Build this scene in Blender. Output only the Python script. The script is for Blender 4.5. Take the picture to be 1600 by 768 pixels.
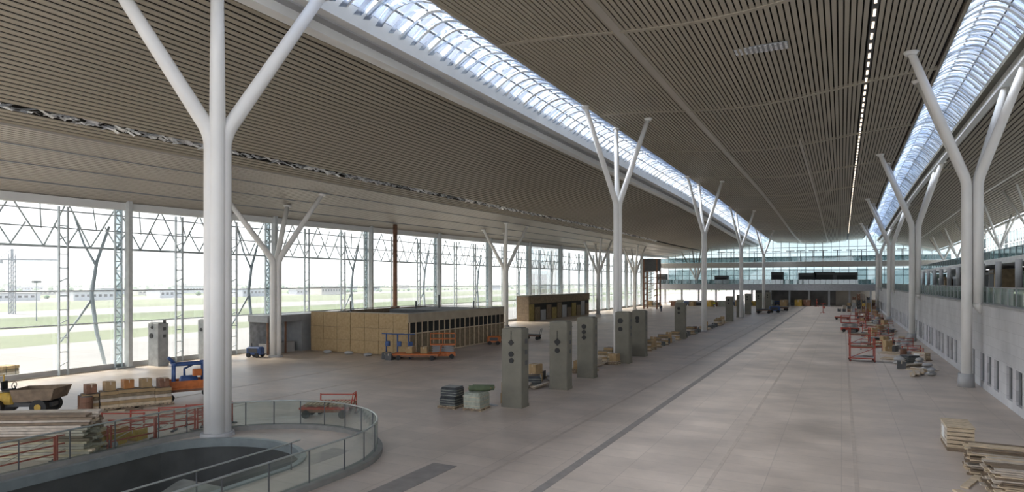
import bpy, bmesh, math, random
from mathutils import Vector, Matrix
random.seed(7)
C = bpy.context.scene.collection
for o in list(bpy.data.objects): bpy.data.objects.remove(o)
scene = bpy.context.scene
PI = math.pi
# ---------------------------------------------------------------- camera (eye 7 m above the hall floor, looking level)
F, VPX, HY, H = 1020.0, 1315.0, 440.0, 7.0
ANG = math.atan((VPX - 800) / F)
SA, CA = math.sin(ANG), math.cos(ANG)
cam = bpy.data.cameras.new('camera'); camo = bpy.data.objects.new('camera', cam); C.objects.link(camo)
camo.location = (0, 0, H); camo.rotation_euler = (PI/2, 0, ANG)
cam.sensor_width = 36; cam.lens = 36 * F / 1600; cam.shift_y = (HY - 384) / 1600
cam.clip_end = 6000
scene.camera = camo
vs = scene.view_settings
vs.view_transform = 'Standard'; vs.look = 'None'; vs.gamma = 1; vs.use_curve_mapping = False
vs.exposure = 0.8
# ---------------------------------------------------------------- sky and sun
SKY_STRENGTH = 1.7
w = bpy.data.worlds.new('sky'); scene.world = w; w.use_nodes = True
nt = w.node_tree; nt.nodes.clear()
tc = nt.nodes.new('ShaderNodeTexCoord'); sp = nt.nodes.new('ShaderNodeSeparateXYZ')
rp = nt.nodes.new('ShaderNodeValToRGB'); bg = nt.nodes.new('ShaderNodeBackground'); wo = nt.nodes.new('ShaderNodeOutputWorld')
cl = nt.nodes.new('ShaderNodeTexNoise'); cl.inputs['Scale'].default_value = 3.5; cl.inputs['Detail'].default_value = 6
mp = nt.nodes.new('ShaderNodeMapping'); mp.inputs['Scale'].default_value = (1, 1, 3)
cr = nt.nodes.new('ShaderNodeValToRGB'); mx = nt.nodes.new('ShaderNodeMix'); mx.data_type = 'RGBA'
nt.links.new(tc.outputs['Generated'], sp.inputs[0]); nt.links.new(sp.outputs['Z'], rp.inputs[0])
nt.links.new(tc.outputs['Generated'], mp.inputs[0]); nt.links.new(mp.outputs[0], cl.inputs['Vector'])
nt.links.new(cl.outputs['Fac'], cr.inputs[0]); nt.links.new(cr.outputs[0], mx.inputs[0])
cr.color_ramp.elements[0].position = .42; cr.color_ramp.elements[1].position = .66
e = rp.color_ramp.elements
e[0].position = 0.0; e[0].color = (.86, .92, .98, 1)
e[1].position = 1.0; e[1].color = (.34, .46, .74, 1)
m_ = e.new(.12); m_.color = (.93, .96, 1.0, 1)
m_ = e.new(.45); m_.color = (.50, .62, .88, 1)
nt.links.new(rp.outputs[0], mx.inputs[6]); mx.inputs[7].default_value = (.93, .95, 1, 1)
nt.links.new(mx.outputs[2], bg.inputs[0]); bg.inputs[1].default_value = SKY_STRENGTH
nt.links.new(bg.outputs[0], wo.inputs[0])
sun = bpy.data.lights.new('sun', 'SUN'); suno = bpy.data.objects.new('sun', sun); C.objects.link(suno)
sun.energy = 18.0; sun.angle = math.radians(30); sun.color = (1, .88, .74)
suno.rotation_euler = Vector((.92, .10, -1)).to_track_quat('-Z', 'Y').to_euler()
suno.location = (-60, 0, 80)

def P(px, py, z=0.0):
    """world point at height z seen at this place of the photograph"""
    t = F * (H - z) / (py - HY); s = (px - 800) * t / F
    return Vector((-t * SA + s * CA, t * CA + s * SA, z))

# ---------------------------------------------------------------- materials
MATS = {}
def mat(name, col, rough=.6, metal=0.0, var=.12, scale=2.0, spec=.5, bump=0.0, stretch=(1, 1, 1), emit=None, col2=None):
    if name in MATS: return MATS[name]
    m = bpy.data.materials.new(name); m.use_nodes = True; n = m.node_tree; b = n.nodes['Principled BSDF']
    b.inputs['Roughness'].default_value = rough; b.inputs['Metallic'].default_value = metal
    b.inputs['Specular IOR Level'].default_value = spec
    t = n.nodes.new('ShaderNodeTexCoord'); mpn = n.nodes.new('ShaderNodeMapping'); mpn.inputs['Scale'].default_value = stretch
    ns = n.nodes.new('ShaderNodeTexNoise'); ns.inputs['Scale'].default_value = scale; ns.inputs['Detail'].default_value = 5
    r = n.nodes.new('ShaderNodeValToRGB')
    c2 = col2 or tuple(min(1, c * (1 + var)) for c in col); c1 = tuple(c * (1 - var) for c in col) if not col2 else col
    r.color_ramp.elements[0].color = (*c1, 1); r.color_ramp.elements[1].color = (*c2, 1)
    r.color_ramp.elements[0].position = .3; r.color_ramp.elements[1].position = .7
    n.links.new(t.outputs['Object'], mpn.inputs[0]); n.links.new(mpn.outputs[0], ns.inputs['Vector'])
    n.links.new(ns.outputs['Fac'], r.inputs[0]); n.links.new(r.outputs[0], b.inputs['Base Color'])
    if bump:
        bp = n.nodes.new('ShaderNodeBump'); bp.inputs['Strength'].default_value = bump
        n.links.new(ns.outputs['Fac'], bp.inputs['Height']); n.links.new(bp.outputs[0], b.inputs['Normal'])
    if emit:
        b.inputs['Emission Color'].default_value = (*emit[:3], 1); b.inputs['Emission Strength'].default_value = emit[3]
    MATS[name] = m
    return m
def glass(name, tint, refl=.08, haze=0.0, hcol=(.8, .85, .85)):
    if name in MATS: return MATS[name]
    m = bpy.data.materials.new(name); m.use_nodes = True; n = m.node_tree; n.nodes.clear()
    o = n.nodes.new('ShaderNodeOutputMaterial'); tr = n.nodes.new('ShaderNodeBsdfTransparent'); gl = n.nodes.new('ShaderNodeBsdfGlossy')
    lw = n.nodes.new('ShaderNodeLayerWeight'); lw.inputs[0].default_value = .25
    ma = n.nodes.new('ShaderNodeMath'); ma.operation = 'MULTIPLY_ADD'; ma.inputs[1].default_value = .6; ma.inputs[2].default_value = refl
    mi = n.nodes.new('ShaderNodeMixShader')
    tr.inputs[0].default_value = (*tint, 1); gl.inputs['Roughness'].default_value = .03; gl.inputs[0].default_value = (.9, .95, .95, 1)
    n.links.new(lw.outputs['Fresnel'], ma.inputs[0]); n.links.new(ma.outputs[0], mi.inputs[0])
    n.links.new(tr.outputs[0], mi.inputs[1]); n.links.new(gl.outputs[0], mi.inputs[2])
    last = mi
    if haze:
        df = n.nodes.new('ShaderNodeBsdfDiffuse'); tl = n.nodes.new('ShaderNodeBsdfTranslucent'); a = n.nodes.new('ShaderNodeMixShader'); m2 = n.nodes.new('ShaderNodeMixShader')
        df.inputs[0].default_value = (*hcol, 1); tl.inputs[0].default_value = (*hcol, 1); a.inputs[0].default_value = .6
        ns = n.nodes.new('ShaderNodeTexNoise'); ns.inputs['Scale'].default_value = .8
        t = n.nodes.new('ShaderNodeTexCoord'); n.links.new(t.outputs['Object'], ns.inputs['Vector'])
        hz = n.nodes.new('ShaderNodeMath'); hz.operation = 'MULTIPLY'; hz.inputs[1].default_value = haze * 2
        n.links.new(ns.outputs['Fac'], hz.inputs[0]); n.links.new(hz.outputs[0], m2.inputs[0])
        n.links.new(df.outputs[0], a.inputs[1]); n.links.new(tl.outputs[0], a.inputs[2])
        n.links.new(mi.outputs[0], m2.inputs[1]); n.links.new(a.outputs[0], m2.inputs[2]); last = m2
    n.links.new(last.outputs[0], o.inputs[0])
    MATS[name] = m
    return m
def tiled(name, col, mortar, bw, bh, ms, rough=.5, spec=.5, axes='XY', var=.10, blot=.18, rvar=.0, offset=0.0, bscale=.25):
    """slabs with joints, blotched by noise; axes picks the plane of the pattern in object space"""
    m = bpy.data.materials.new(name); m.use_nodes = True; n = m.node_tree; b = n.nodes['Principled BSDF']
    b.inputs['Specular IOR Level'].default_value = spec
    t = n.nodes.new('ShaderNodeTexCoord'); s = n.nodes.new('ShaderNodeSeparateXYZ'); cb = n.nodes.new('ShaderNodeCombineXYZ')
    n.links.new(t.outputs['Object'], s.inputs[0]); n.links.new(s.outputs[axes[0]], cb.inputs[0]); n.links.new(s.outputs[axes[1]], cb.inputs[1])
    bk = n.nodes.new('ShaderNodeTexBrick'); bk.offset = offset; bk.inputs['Scale'].default_value = 1
    bk.inputs['Brick Width'].default_value = bw; bk.inputs['Row Height'].default_value = bh; bk.inputs['Mortar Size'].default_value = ms
    bk.inputs['Color1'].default_value = (*[c * (1 - var) for c in col], 1); bk.inputs['Color2'].default_value = (*[min(1, c * (1 + var)) for c in col], 1)
    bk.inputs['Mortar'].default_value = (*mortar, 1); n.links.new(cb.outputs[0], bk.inputs['Vector'])
    ns = n.nodes.new('ShaderNodeTexNoise'); ns.inputs['Scale'].default_value = bscale; ns.inputs['Detail'].default_value = 7; ns.inputs['Roughness'].default_value = .62
    n.links.new(t.outputs['Object'], ns.inputs['Vector'])
    r = n.nodes.new('ShaderNodeValToRGB'); r.color_ramp.elements[0].position = .3; r.color_ramp.elements[1].position = .72
    r.color_ramp.elements[0].color = (1 - blot, 1 - blot, 1 - blot, 1); r.color_ramp.elements[1].color = (1 + blot, 1 + blot, 1 + blot, 1)
    n.links.new(ns.outputs['Fac'], r.inputs[0])
    mu = n.nodes.new('ShaderNodeMix'); mu.data_type = 'RGBA'; mu.blend_type = 'MULTIPLY'; mu.inputs[0].default_value = 1
    n.links.new(bk.outputs['Color'], mu.inputs[6]); n.links.new(r.outputs[0], mu.inputs[7]); n.links.new(mu.outputs[2], b.inputs['Base Color'])
    rr = n.nodes.new('ShaderNodeMapRange'); rr.inputs['To Min'].default_value = rough - rvar; rr.inputs['To Max'].default_value = rough + rvar
    n.links.new(ns.outputs['Fac'], rr.inputs[0]); n.links.new(rr.outputs[0], b.inputs['Roughness'])
    MATS[name] = m
    return m

M_floor = tiled('floor_stone', (.52, .44, .37), (.42, .355, .30), 2.4, 1.2, .018, rough=.42, spec=.42, var=.06, blot=.26, rvar=.16)
M_wallr = tiled('wall_panel_grey', (.62, .62, .635), (.50, .50, .515), 1.2, .6, .012, rough=.6, axes='YZ', var=.04, blot=.16, offset=.5)
M_white = mat('white_paint', (.74, .74, .72), .45, var=.04, scale=.6)
M_slat = mat('ceiling_slat', (.39, .345, .27), .55, var=.07, scale=.08)
M_soff = mat('soffit_metal', (.48, .44, .38), .38, metal=.25, var=.10, scale=.12)
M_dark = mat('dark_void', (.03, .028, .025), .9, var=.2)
M_conc = mat('pillar_concrete', (.175, .165, .13), .75, var=.13, scale=1.3, bump=.05)
M_concl = mat('light_concrete', (.40, .40, .40), .8, var=.12, scale=.8)
M_black = mat('black_rubber', (.015, .015, .015), .6)
M_teal = mat('pale_blue_steel', (.66, .74, .77), .45, var=.06)
M_mull = mat('mullion_grey', (.48, .52, .54), .45, var=.06)
M_grey = mat('grey_steel', (.30, .31, .32), .5, var=.1)
M_dgrey = mat('dark_grey', (.08, .082, .085), .6, var=.15)
M_osb = mat('osb_board', (.36, .25, .125), .85, var=.2, scale=5, col2=(.46, .335, .185))
M_osbd = mat('weathered_board', (.22, .165, .10), .85, var=.25, scale=3)
M_wood = mat('pale_timber', (.56, .45, .31), .85, var=.22, scale=4, stretch=(1, 1, 4))
M_woodg = mat('grey_timber', (.50, .43, .35), .9, var=.22, scale=3)
M_woodd = mat('dark_timber', (.21, .155, .105), .9, var=.25, scale=3)
M_red = mat('red_paint', (.36, .06, .035), .55, var=.2, scale=4)
M_orange = mat('orange_paint', (.50, .14, .03), .5, var=.2, scale=4)
M_yellow = mat('yellow_paint', (.48, .31, .05), .55, var=.25, scale=4)
M_blue = mat('blue_paint', (.035, .08, .22), .5, var=.2, scale=4)
M_card = mat('brown_card', (.36, .25, .13), .9, var=.15, scale=3)
M_wrap = mat('plastic_wrapped_goods', (.32, .34, .28), .35, var=.22, scale=5)
M_wrapd = mat('dark_wrapped_goods', (.05, .055, .06), .35, var=.3, scale=5)
M_rust = mat('rust_steel', (.20, .10, .06), .7, var=.3, scale=3)
M_glass = glass('facade_glass', (.60, .64, .65), .03)
M_gbal = glass('balustrade_glass', (.78, .85, .81), .06, haze=.06, hcol=(.55, .62, .56))
M_gfar = glass('teal_glass', (.38, .46, .47), .10, haze=.14, hcol=(.16, .21, .22))
M_gsky = glass('skylight_glass', (.55, .63, .76), .04, haze=.05, hcol=(.5, .55, .62))
M_blade = glass('shade_blade', (.40, .48, .60), .03, haze=.30, hcol=(.36, .41, .50))
M_lamp = mat('lamp_strip', (.9, .85, .75), .5, emit=(1, .84, .66, 1.1))
M_lampw = mat('lamp_white', (.9, .9, .9), .5, emit=(.95, .98, 1, 4))
M_steelb = mat('broken_foil', (.75, .76, .78), .3, metal=.45, var=.3, scale=6)
M_skin = mat('skin', (.45, .28, .2), .6)
M_vest = mat('hi_vis_cloth', (.62, .60, .05), .8)
M_navy = mat('navy_cloth', (.03, .04, .07), .85)

# ---------------------------------------------------------------- mesh helpers
class MB:
    def __init__(s): s.v = []; s.f = []
    def add(s, vs_, fs_):
        k = len(s.v); s.v += [Vector(v) for v in vs_]; s.f += [[i + k for i in q] for q in fs_]; return s
    def box(s, c, d, rz=0.0, M=None):
        x, y, z = [q / 2 for q in d]; R = Matrix.Rotation(rz, 3, 'Z') if M is None else M
        vs_ = [R @ Vector((a * x, b * y, g * z)) + Vector(c) for a in (-1, 1) for b in (-1, 1) for g in (-1, 1)]
        return s.add(vs_, [(0, 1, 3, 2), (4, 6, 7, 5), (0, 4, 5, 1), (2, 3, 7, 6), (0, 2, 6, 4), (1, 5, 7, 3)])
    def bb(s, a, b):
        return s.box([(p + q) / 2 for p, q in zip(a, b)], [abs(q - p) for p, q in zip(a, b)])
    def cbox(s, c, d, b, rz=0.0):
        """box with chamfered vertical and top edges"""
        x, y, z = [q / 2 for q in d]; R = Matrix.Rotation(rz, 3, 'Z')
        def loop(i, zz): return [(-x + i, -y, zz), (x - i, -y, zz), (x, -y + i, zz), (x, y - i, zz), (x - i, y, zz), (-x + i, y, zz), (-x, y - i, zz), (-x, -y + i, zz)]
        L = loop(b, -z) + loop(b, z - b)
        x -= b; y -= b; L += loop(b, z)
        fs_ = [list(range(7, -1, -1)), list(range(16, 24))]
        for r in (0, 8): fs_ += [(r + i, r + (i + 1) % 8, r + 8 + (i + 1) % 8, r + 8 + i) for i in range(8)]
        return s.add([R @ Vector(v) + Vector(c) for v in L], fs_)
    def bar(s, p, q, w_, h_=None):
        p, q = Vector(p), Vector(q); d = q - p; L = d.length
        if L < 1e-6: return s
        R = d.to_track_quat('Y', 'Z').to_matrix()
        return s.box((p + q) / 2, (w_, L, h_ or w_), M=R)
    def sweep(s, pts, rad, n=10, cap=True):
        pts = [Vector(p) for p in pts]
        if not hasattr(rad, '__len__'): rad = [rad] * len(pts)
        k = len(s.v); up = None
        for i, p in enumerate(pts):
            d = (pts[min(i + 1, len(pts) - 1)] - pts[max(i - 1, 0)]).normalized()
            if up is None:
                up = Vector((1, 0, 0)) if abs(d.x) < .9 else Vector((0, 1, 0))
            u = (up - d * up.dot(d)).normalized(); v = d.cross(u); up = u
            for j in range(n):
                a = 2 * PI * j / n; s.v.append(p + (u * math.cos(a) + v * math.sin(a)) * rad[i])
        for i in range(len(pts) - 1):
            for j in range(n):
                s.f.append([k + i * n + j, k + i * n + (j + 1) % n, k + (i + 1) * n + (j + 1) % n, k + (i + 1) * n + j])
        if cap:
            s.f.append([k + j for j in range(n - 1, -1, -1)]); s.f.append([k + (len(pts) - 1) * n + j for j in range(n)])
        return s
    def tube(s, p, q, r, r2=None, n=10): return s.sweep([p, q], [r, r if r2 is None else r2], n)
    def prism(s, poly, z0, z1):
        n = len(poly)
        return s.add([(x, y, z0) for x, y in poly] + [(x, y, z1) for x, y in poly],
                     [list(range(n - 1, -1, -1)), list(range(n, 2 * n))] + [(i, (i + 1) % n, n + (i + 1) % n, n + i) for i in range(n)])
    def xf(s, loc=(0, 0, 0), rz=0.0):
        R = Matrix.Rotation(rz, 3, 'Z'); s.v = [R @ v + Vector(loc) for v in s.v]; return s
    def mesh(s, name, m, smooth=False):
        me = bpy.data.meshes.new(name); me.from_pydata([tuple(v) for v in s.v], [], s.f); me.update()
        bm = bmesh.new(); bm.from_mesh(me); bmesh.ops.recalc_face_normals(bm, faces=bm.faces); bm.to_mesh(me); bm.free()
        me.materials.append(m)
        if smooth:
            for p in me.polygons: p.use_smooth = len(p.vertices) <= 4
        return me
    def build(s, name, m, parent=None, smooth=False, label=None):
        o = bpy.data.objects.new(name, s.mesh(name, m, smooth)); C.objects.link(o)
        if parent: o.parent = parent
        if label: o['label'] = label
        return o
def tag(o, label, cat, group=None, kind=None):
    o['label'] = label; o['category'] = cat
    if group: o['group'] = group
    if kind: o['kind'] = kind
    return o
def thing(name, label, cat, loc=(0, 0, 0), rz=0.0, group=None, kind=None):
    o = bpy.data.objects.new(name, None); C.objects.link(o); o.location = loc; o.rotation_euler = (0, 0, rz)
    o.empty_display_size = .3
    return tag(o, label, cat, group, kind)
def struct(name, mb, m, label=None, cat=None, parent=None, smooth=False):
    o = mb.build(name, m, parent, smooth)
    if parent is None:
        o['kind'] = 'structure'
        if label: o['label'] = label; o['category'] = cat
    return o
def dup(root, loc, rz, label, group=None, scale=None):
    r = root.copy(); C.objects.link(r); r.location = loc; r.rotation_euler = (0, 0, rz); r['label'] = label
    if group: r['group'] = group
    if scale: r.scale = (scale,) * 3
    for ch in list(root.children):
        c = ch.copy(); C.objects.link(c); c.parent = r
        for g in list(ch.children):
            d = g.copy(); C.objects.link(d); d.parent = c
    return r
ORD = 'first second third fourth fifth sixth seventh eighth ninth tenth eleventh twelfth thirteenth fourteenth fifteenth sixteenth seventeenth eighteenth nineteenth twentieth'.split()
ORD += ['twenty-' + x for x in ORD[:9]] + ['thirtieth'] + ['thirty-' + x for x in ORD[:9]]
def od(i): return ORD[i]
def smooth01(a, b, x): t = max(0, min(1, (x - a) / (b - a))); return t * t * (3 - 2 * t)

# ---------------------------------------------------------------- hall shell
XF, XW = -52.5, 8.3            # glass facade, right wall
YN, YE = -14.0, 206.0          # behind the camera, front of far bridge
def dip(y): return 1.8 * smooth01(100, 205, y)
def z_left(x, y):
    zf = 13.0 + .011 * y; zt = 20.3 - dip(y); u = (x + 52.5) / 28.0
    return zf + (zt - zf) * u + .55 * math.sin(PI * u)
def z_mid(x, y):
    u = (x + 18.9) / 25.0
    return 21.5 + .5 * u - .9 * math.sin(PI * u) ** 2 - dip(y)
def z_right(x, y):
    u = (x - 10.0) / 14.0
    return 20.7 - 3.5 * u + .4 * math.sin(PI * u) - dip(y) * (1 - .3 * u)
def zroof(x, y):
    if x < -24.5: return z_left(x, y)
    if x < -18.9: return z_left(-24.5, y) + (z_mid(-18.9, y) - z_left(-24.5, y)) * (x + 24.5) / 5.6
    if x < 6.1: return z_mid(x, y)
    if x < 10: return z_mid(6.1, y) + (z_right(10, y) - z_mid(6.1, y)) * (x - 6.1) / 3.9
    return z_right(x, y)

# floor with the round-ended opening
HXC, HYC = -22.3, 17.8
def stadium(r, yc=HYC, xc=HXC, y0=-9.0, n=28, ey=.8):
    pts = [(xc + r, y0)] + [(xc + r * math.cos(PI * i / n), yc + r * ey * math.sin(PI * i / n)) for i in range(n + 1)] + [(xc - r, y0)]
    return pts
hole = stadium(3.7)
bm = bmesh.new()
def loop_edges(pts):
    vv = [bm.verts.new((x, y, 0)) for x, y in pts]
    for i in range(len(vv)): bm.edges.new((vv[i], vv[(i + 1) % len(vv)]))
loop_edges([(XF - .6, YN), (XW + .5, YN), (XW + .5, 232), (XF - .6, 232)]); loop_edges(hole)
bmesh.ops.triangle_fill(bm, edges=bm.edges[:], use_beauty=True)
for f in bm.faces:
    if f.normal.z < 0: f.normal_flip()
me = bpy.data.meshes.new('floor'); bm.to_mesh(me); bm.free(); me.materials.append(M_floor)
fl = bpy.data.objects.new('floor', me); C.objects.link(fl); fl['kind'] = 'structure'
# void below the opening
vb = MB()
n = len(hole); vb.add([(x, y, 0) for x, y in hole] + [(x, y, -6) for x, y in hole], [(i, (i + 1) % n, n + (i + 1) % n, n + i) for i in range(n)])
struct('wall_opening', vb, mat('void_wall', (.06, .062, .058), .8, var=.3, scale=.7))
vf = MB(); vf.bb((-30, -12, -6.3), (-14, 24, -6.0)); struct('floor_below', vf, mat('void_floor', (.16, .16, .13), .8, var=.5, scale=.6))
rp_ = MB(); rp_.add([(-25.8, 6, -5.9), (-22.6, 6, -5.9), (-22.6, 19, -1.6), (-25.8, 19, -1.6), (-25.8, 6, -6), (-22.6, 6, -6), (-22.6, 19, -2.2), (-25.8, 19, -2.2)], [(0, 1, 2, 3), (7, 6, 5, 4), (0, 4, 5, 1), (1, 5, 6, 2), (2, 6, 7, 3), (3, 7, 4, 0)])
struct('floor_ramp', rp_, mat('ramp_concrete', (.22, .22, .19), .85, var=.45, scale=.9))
rim = MB()
ho, hi = stadium(3.9), stadium(3.64)
rim.add([(x, y, .06) for x, y in ho] + [(x, y, .06) for x, y in hi] + [(x, y, -.3) for x, y in hi] + [(x, y, 0) for x, y in ho],
        [(i, i + 1, n + i + 1, n + i) for i in range(n - 1)] + [(n + i, n + i + 1, 2 * n + i + 1, 2 * n + i) for i in range(n - 1)] + [(3 * n + i, 3 * n + i + 1, i + 1, i) for i in range(n - 1)])
struct('trim_1', rim, mat('opening_edge_metal', (.24, .27, .27), .4, metal=.3), smooth=False)
# floor strips: dark movement joint and trench cover
def strip(name, x0, x1, y0, y1, m, h=.006):
    b = MB(); b.bb((x0, y0, .0), (x1, y1, h)); return struct(name, b, m)
M_joint = mat('joint_dark', (.25, .225, .205), .6, var=.15)
M_faint = mat('joint_faint', (.47, .40, .337), .6, var=.12)
strip('trim_2', -9.25, -8.9, YN, YE, M_joint)
strip('trim_3', -14.1, -13.05, 8.0, 21.2, M_joint, .012)
strip('trim_4', 3.2, 3.3, 45, 75, M_faint)
for i, (x, m) in enumerate([(-11.6, M_faint), (-4.2, M_faint), (.4, M_faint), (-30.5, M_faint), (-36.0, M_faint), (-12.9, M_faint)]):
    strip('trim_%d' % (5 + i), x, x + .14, YN if i != 5 else 60, YE, m)

# ceilings: slats in mesh, dark plenum above
YS = [YN + (YE + 24 - YN) * i / 56 for i in range(57)]
def slats(zf, x0, x1, pitch, wd, th=.05, drop=0.0):
    b = MB(); nsl = int((x1 - x0) / pitch)
    for k in range(nsl):
        xa = x0 + k * pitch + (pitch - wd) / 2; xb = xa + wd; base = len(b.v)
        for y in YS:
            b.v += [Vector((xa, y, zf(xa, y) - drop)), Vector((xb, y, zf(xb, y) - drop)), Vector((xb, y, zf(xb, y) + th - drop)), Vector((xa, y, zf(xa, y) + th - drop))]
        for j in range(len(YS) - 1):
            p = base + 4 * j
            for q in range(4): b.f.append([p + q, p + (q + 1) % 4, p + 4 + (q + 1) % 4, p + 4 + q])
    return b
def sheet(zf, x0, x1, off, th=.25, nx=12):
    b = MB(); xs = [x0 + (x1 - x0) * i / nx for i in range(nx + 1)]; W = nx + 1
    for o_ in (off, off + th):
        for y in YS:
            for x in xs: b.v.append(Vector((x, y, zf(x, y) + o_)))
    N = W * len(YS)
    for j in range(len(YS) - 1):
        for i in range(nx):
            p = j * W + i
            b.f.append([p, p + 1, p + W + 1, p + W]); b.f.append([N + p, N + p + W, N + p + W + 1, N + p + 1])
    for j in range(len(YS) - 1):
        for i in (0, nx):
            p = j * W + i; b.f.append([p, p + W, N + p + W, N + p])
    return b
def ceiling(name, zf, x0, x1, parts):
    o = struct(name, sheet(zf, x0, x1, .32), M_dark)
    for (nm, a, b_, pitch, wd, m) in parts: slats(zf, a, b_, pitch, wd).build(nm, m, o)
    return o
cl_ = ceiling('ceiling_left', z_left, -53.2, -24.5, [('slat_field', -40.7, -24.7, .44, .27, M_slat), ('slat_field', -43.0, -41.35, .40, .25, M_slat), ('soffit_panel', -53.0, -43.1, .24, .175, M_soff)])
cm_ = ceiling('ceiling_middle', z_mid, -18.9, 6.1, [('slat_field', -18.8, 1.4, .31, .225, M_slat), ('slat_field', 1.8, 6.0, .31, .225, M_slat)])
cr_ = ceiling('ceiling_right', z_right, 10.0, 24.2, [('slat_field', 10.2, 24.1, .38, .26, M_slat)])
def longbeam(x, zf, dz, wd, h, y0=YN, y1=YE + 20, step=4.0, b=None):
    b = b or MB(); ys = []; y = y0
    while y < y1: ys.append(y); y += step
    k = len(b.v)
    for y in ys:
        z = zf(x, y) + dz
        b.v += [Vector((x - wd / 2, y, z)), Vector((x + wd / 2, y, z)), Vector((x + wd / 2, y, z + h)), Vector((x - wd / 2, y, z + h))]
    for j in range(len(ys) - 1):
        p = k + 4 * j
        for q in range(4): b.f.append([p + q, p + (q + 1) % 4, p + 4 + (q + 1) % 4, p + 4 + q])
    return b
# broken foil strip at the soffit step, edge bead, eave
fo = MB()
for k in range(1300):
    y = YN + random.random() * 175; x = -41.02 + random.uniform(-.24, .26)
    z = z_left(x, y) + random.uniform(-.03, .08)
    R = Matrix.Rotation(random.uniform(-.5, .5), 3, 'X') @ Matrix.Rotation(random.uniform(-.6, .6), 3, 'Y')
    fo.box((x, y, z), (random.uniform(.08, .3), random.uniform(.25, 1.0), .015), M=R)
fo.build('foil_strip', M_steelb, cl_)
longbeam(-43.05, z_left, -.10, .22, .3).build('edge_bead', M_soff, cl_)
for x in (-45.3, -47.7, -50.2): longbeam(x, z_left, -.05, .12, .2).build('soffit_seam', M_grey, cl_)
ov = MB()  # unseen overhang, added to keep direct sun off the floor inside the glass
for y in YS: ov.v += [Vector((-53.1, y, z_left(-52.5, y) + .35)), Vector((-67.0, y, z_left(-52.5, y) + 3.4)), Vector((-67.0, y, z_left(-52.5, y) + 3.7)), Vector((-53.1, y, z_left(-52.5, y) + .8))]
for j in range(len(YS) - 1):
    for q in range(4): ov.f.append([4 * j + q, 4 * j + (q + 1) % 4, 4 * j + 4 + (q + 1) % 4, 4 * j + 4 + q])
ov.build('sun_block_canopy', M_soff, cl_)
longbeam(-52.45, z_left, -.55, .7, .6).build('eave_beam', M_white, cl_)
# seams on the middle ceiling
def crossbeam(y, zf, x0, x1, dz, wd, h, nseg=24):
    b = MB(); k = 0
    for i in range(nseg + 1):
        x = x0 + (x1 - x0) * i / nseg; z = zf(x, y) + dz
        b.v += [Vector((x, y - wd / 2, z)), Vector((x, y + wd / 2, z)), Vector((x, y + wd / 2, z + h)), Vector((x, y - wd / 2, z + h))]
    for j in range(nseg):
        for q in range(4): b.f.append([4 * j + q, 4 * j + (q + 1) % 4, 4 * j + 4 + (q + 1) % 4, 4 * j + 4 + q])
    return b
for y in (35.5, 54.5, 73, 93, 113, 133, 154, 174): crossbeam(y, z_mid, -18.8, 6.0, -.04, .34, .2).build('cross_seam', M_slat, cm_)
longbeam(-11.2, z_mid, -.045, .45, .2).build('walkway_seam', M_soff, cm_)
longbeam(-3.7, z_mid, -.03, .22, .2, y0=70).build('walkway_seam', M_soff, cm_)
for y in (54.5, 94, 134): crossbeam(y, z_right, 10.2, 24, -.04, .3, .2).build('cross_seam', M_slat, cr_)
longbeam(17.5, z_right, -.04, .3, .2).build('walkway_seam', M_soff, cr_)
# ceiling lamps: a continuous row of short strips in the gap of the slats
lr = thing('ceiling_light_strip', 'long warm row of short lamps set in the middle slatted ceiling', 'lamp', (1.6, 0, 0))
longbeam(0, lambda x, y: z_mid(1.6, y), .04, .34, .16).build('lamp_channel', M_dgrey, lr)
y = 16.0; lm = []
while y < 200:
    b = MB(); b.box((0, y, z_mid(1.6, y) + .02), (.13, .95, .07)); lm.append(b); y += 1.9
for b in lm[:95]: b.build('lamp', M_lamp, lr)
# vent grille in the middle ceiling
gy, gx = 41.5, -4.3
vg = thing('ceiling_vent', 'pale rectangular air grille in the middle ceiling near the front', 'vent', (gx, gy, z_mid(gx, gy)))
b = MB(); b.box((0, 0, -.03), (3.0, 1.2, .05)); b.build('backing', M_grey, vg)
b = MB()
for k in range(11): b.box((-1.4 + .28 * k, 0, -.07), (.14, 1.1, .06))
b.build('louvre', M_steelb, vg)

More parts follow.
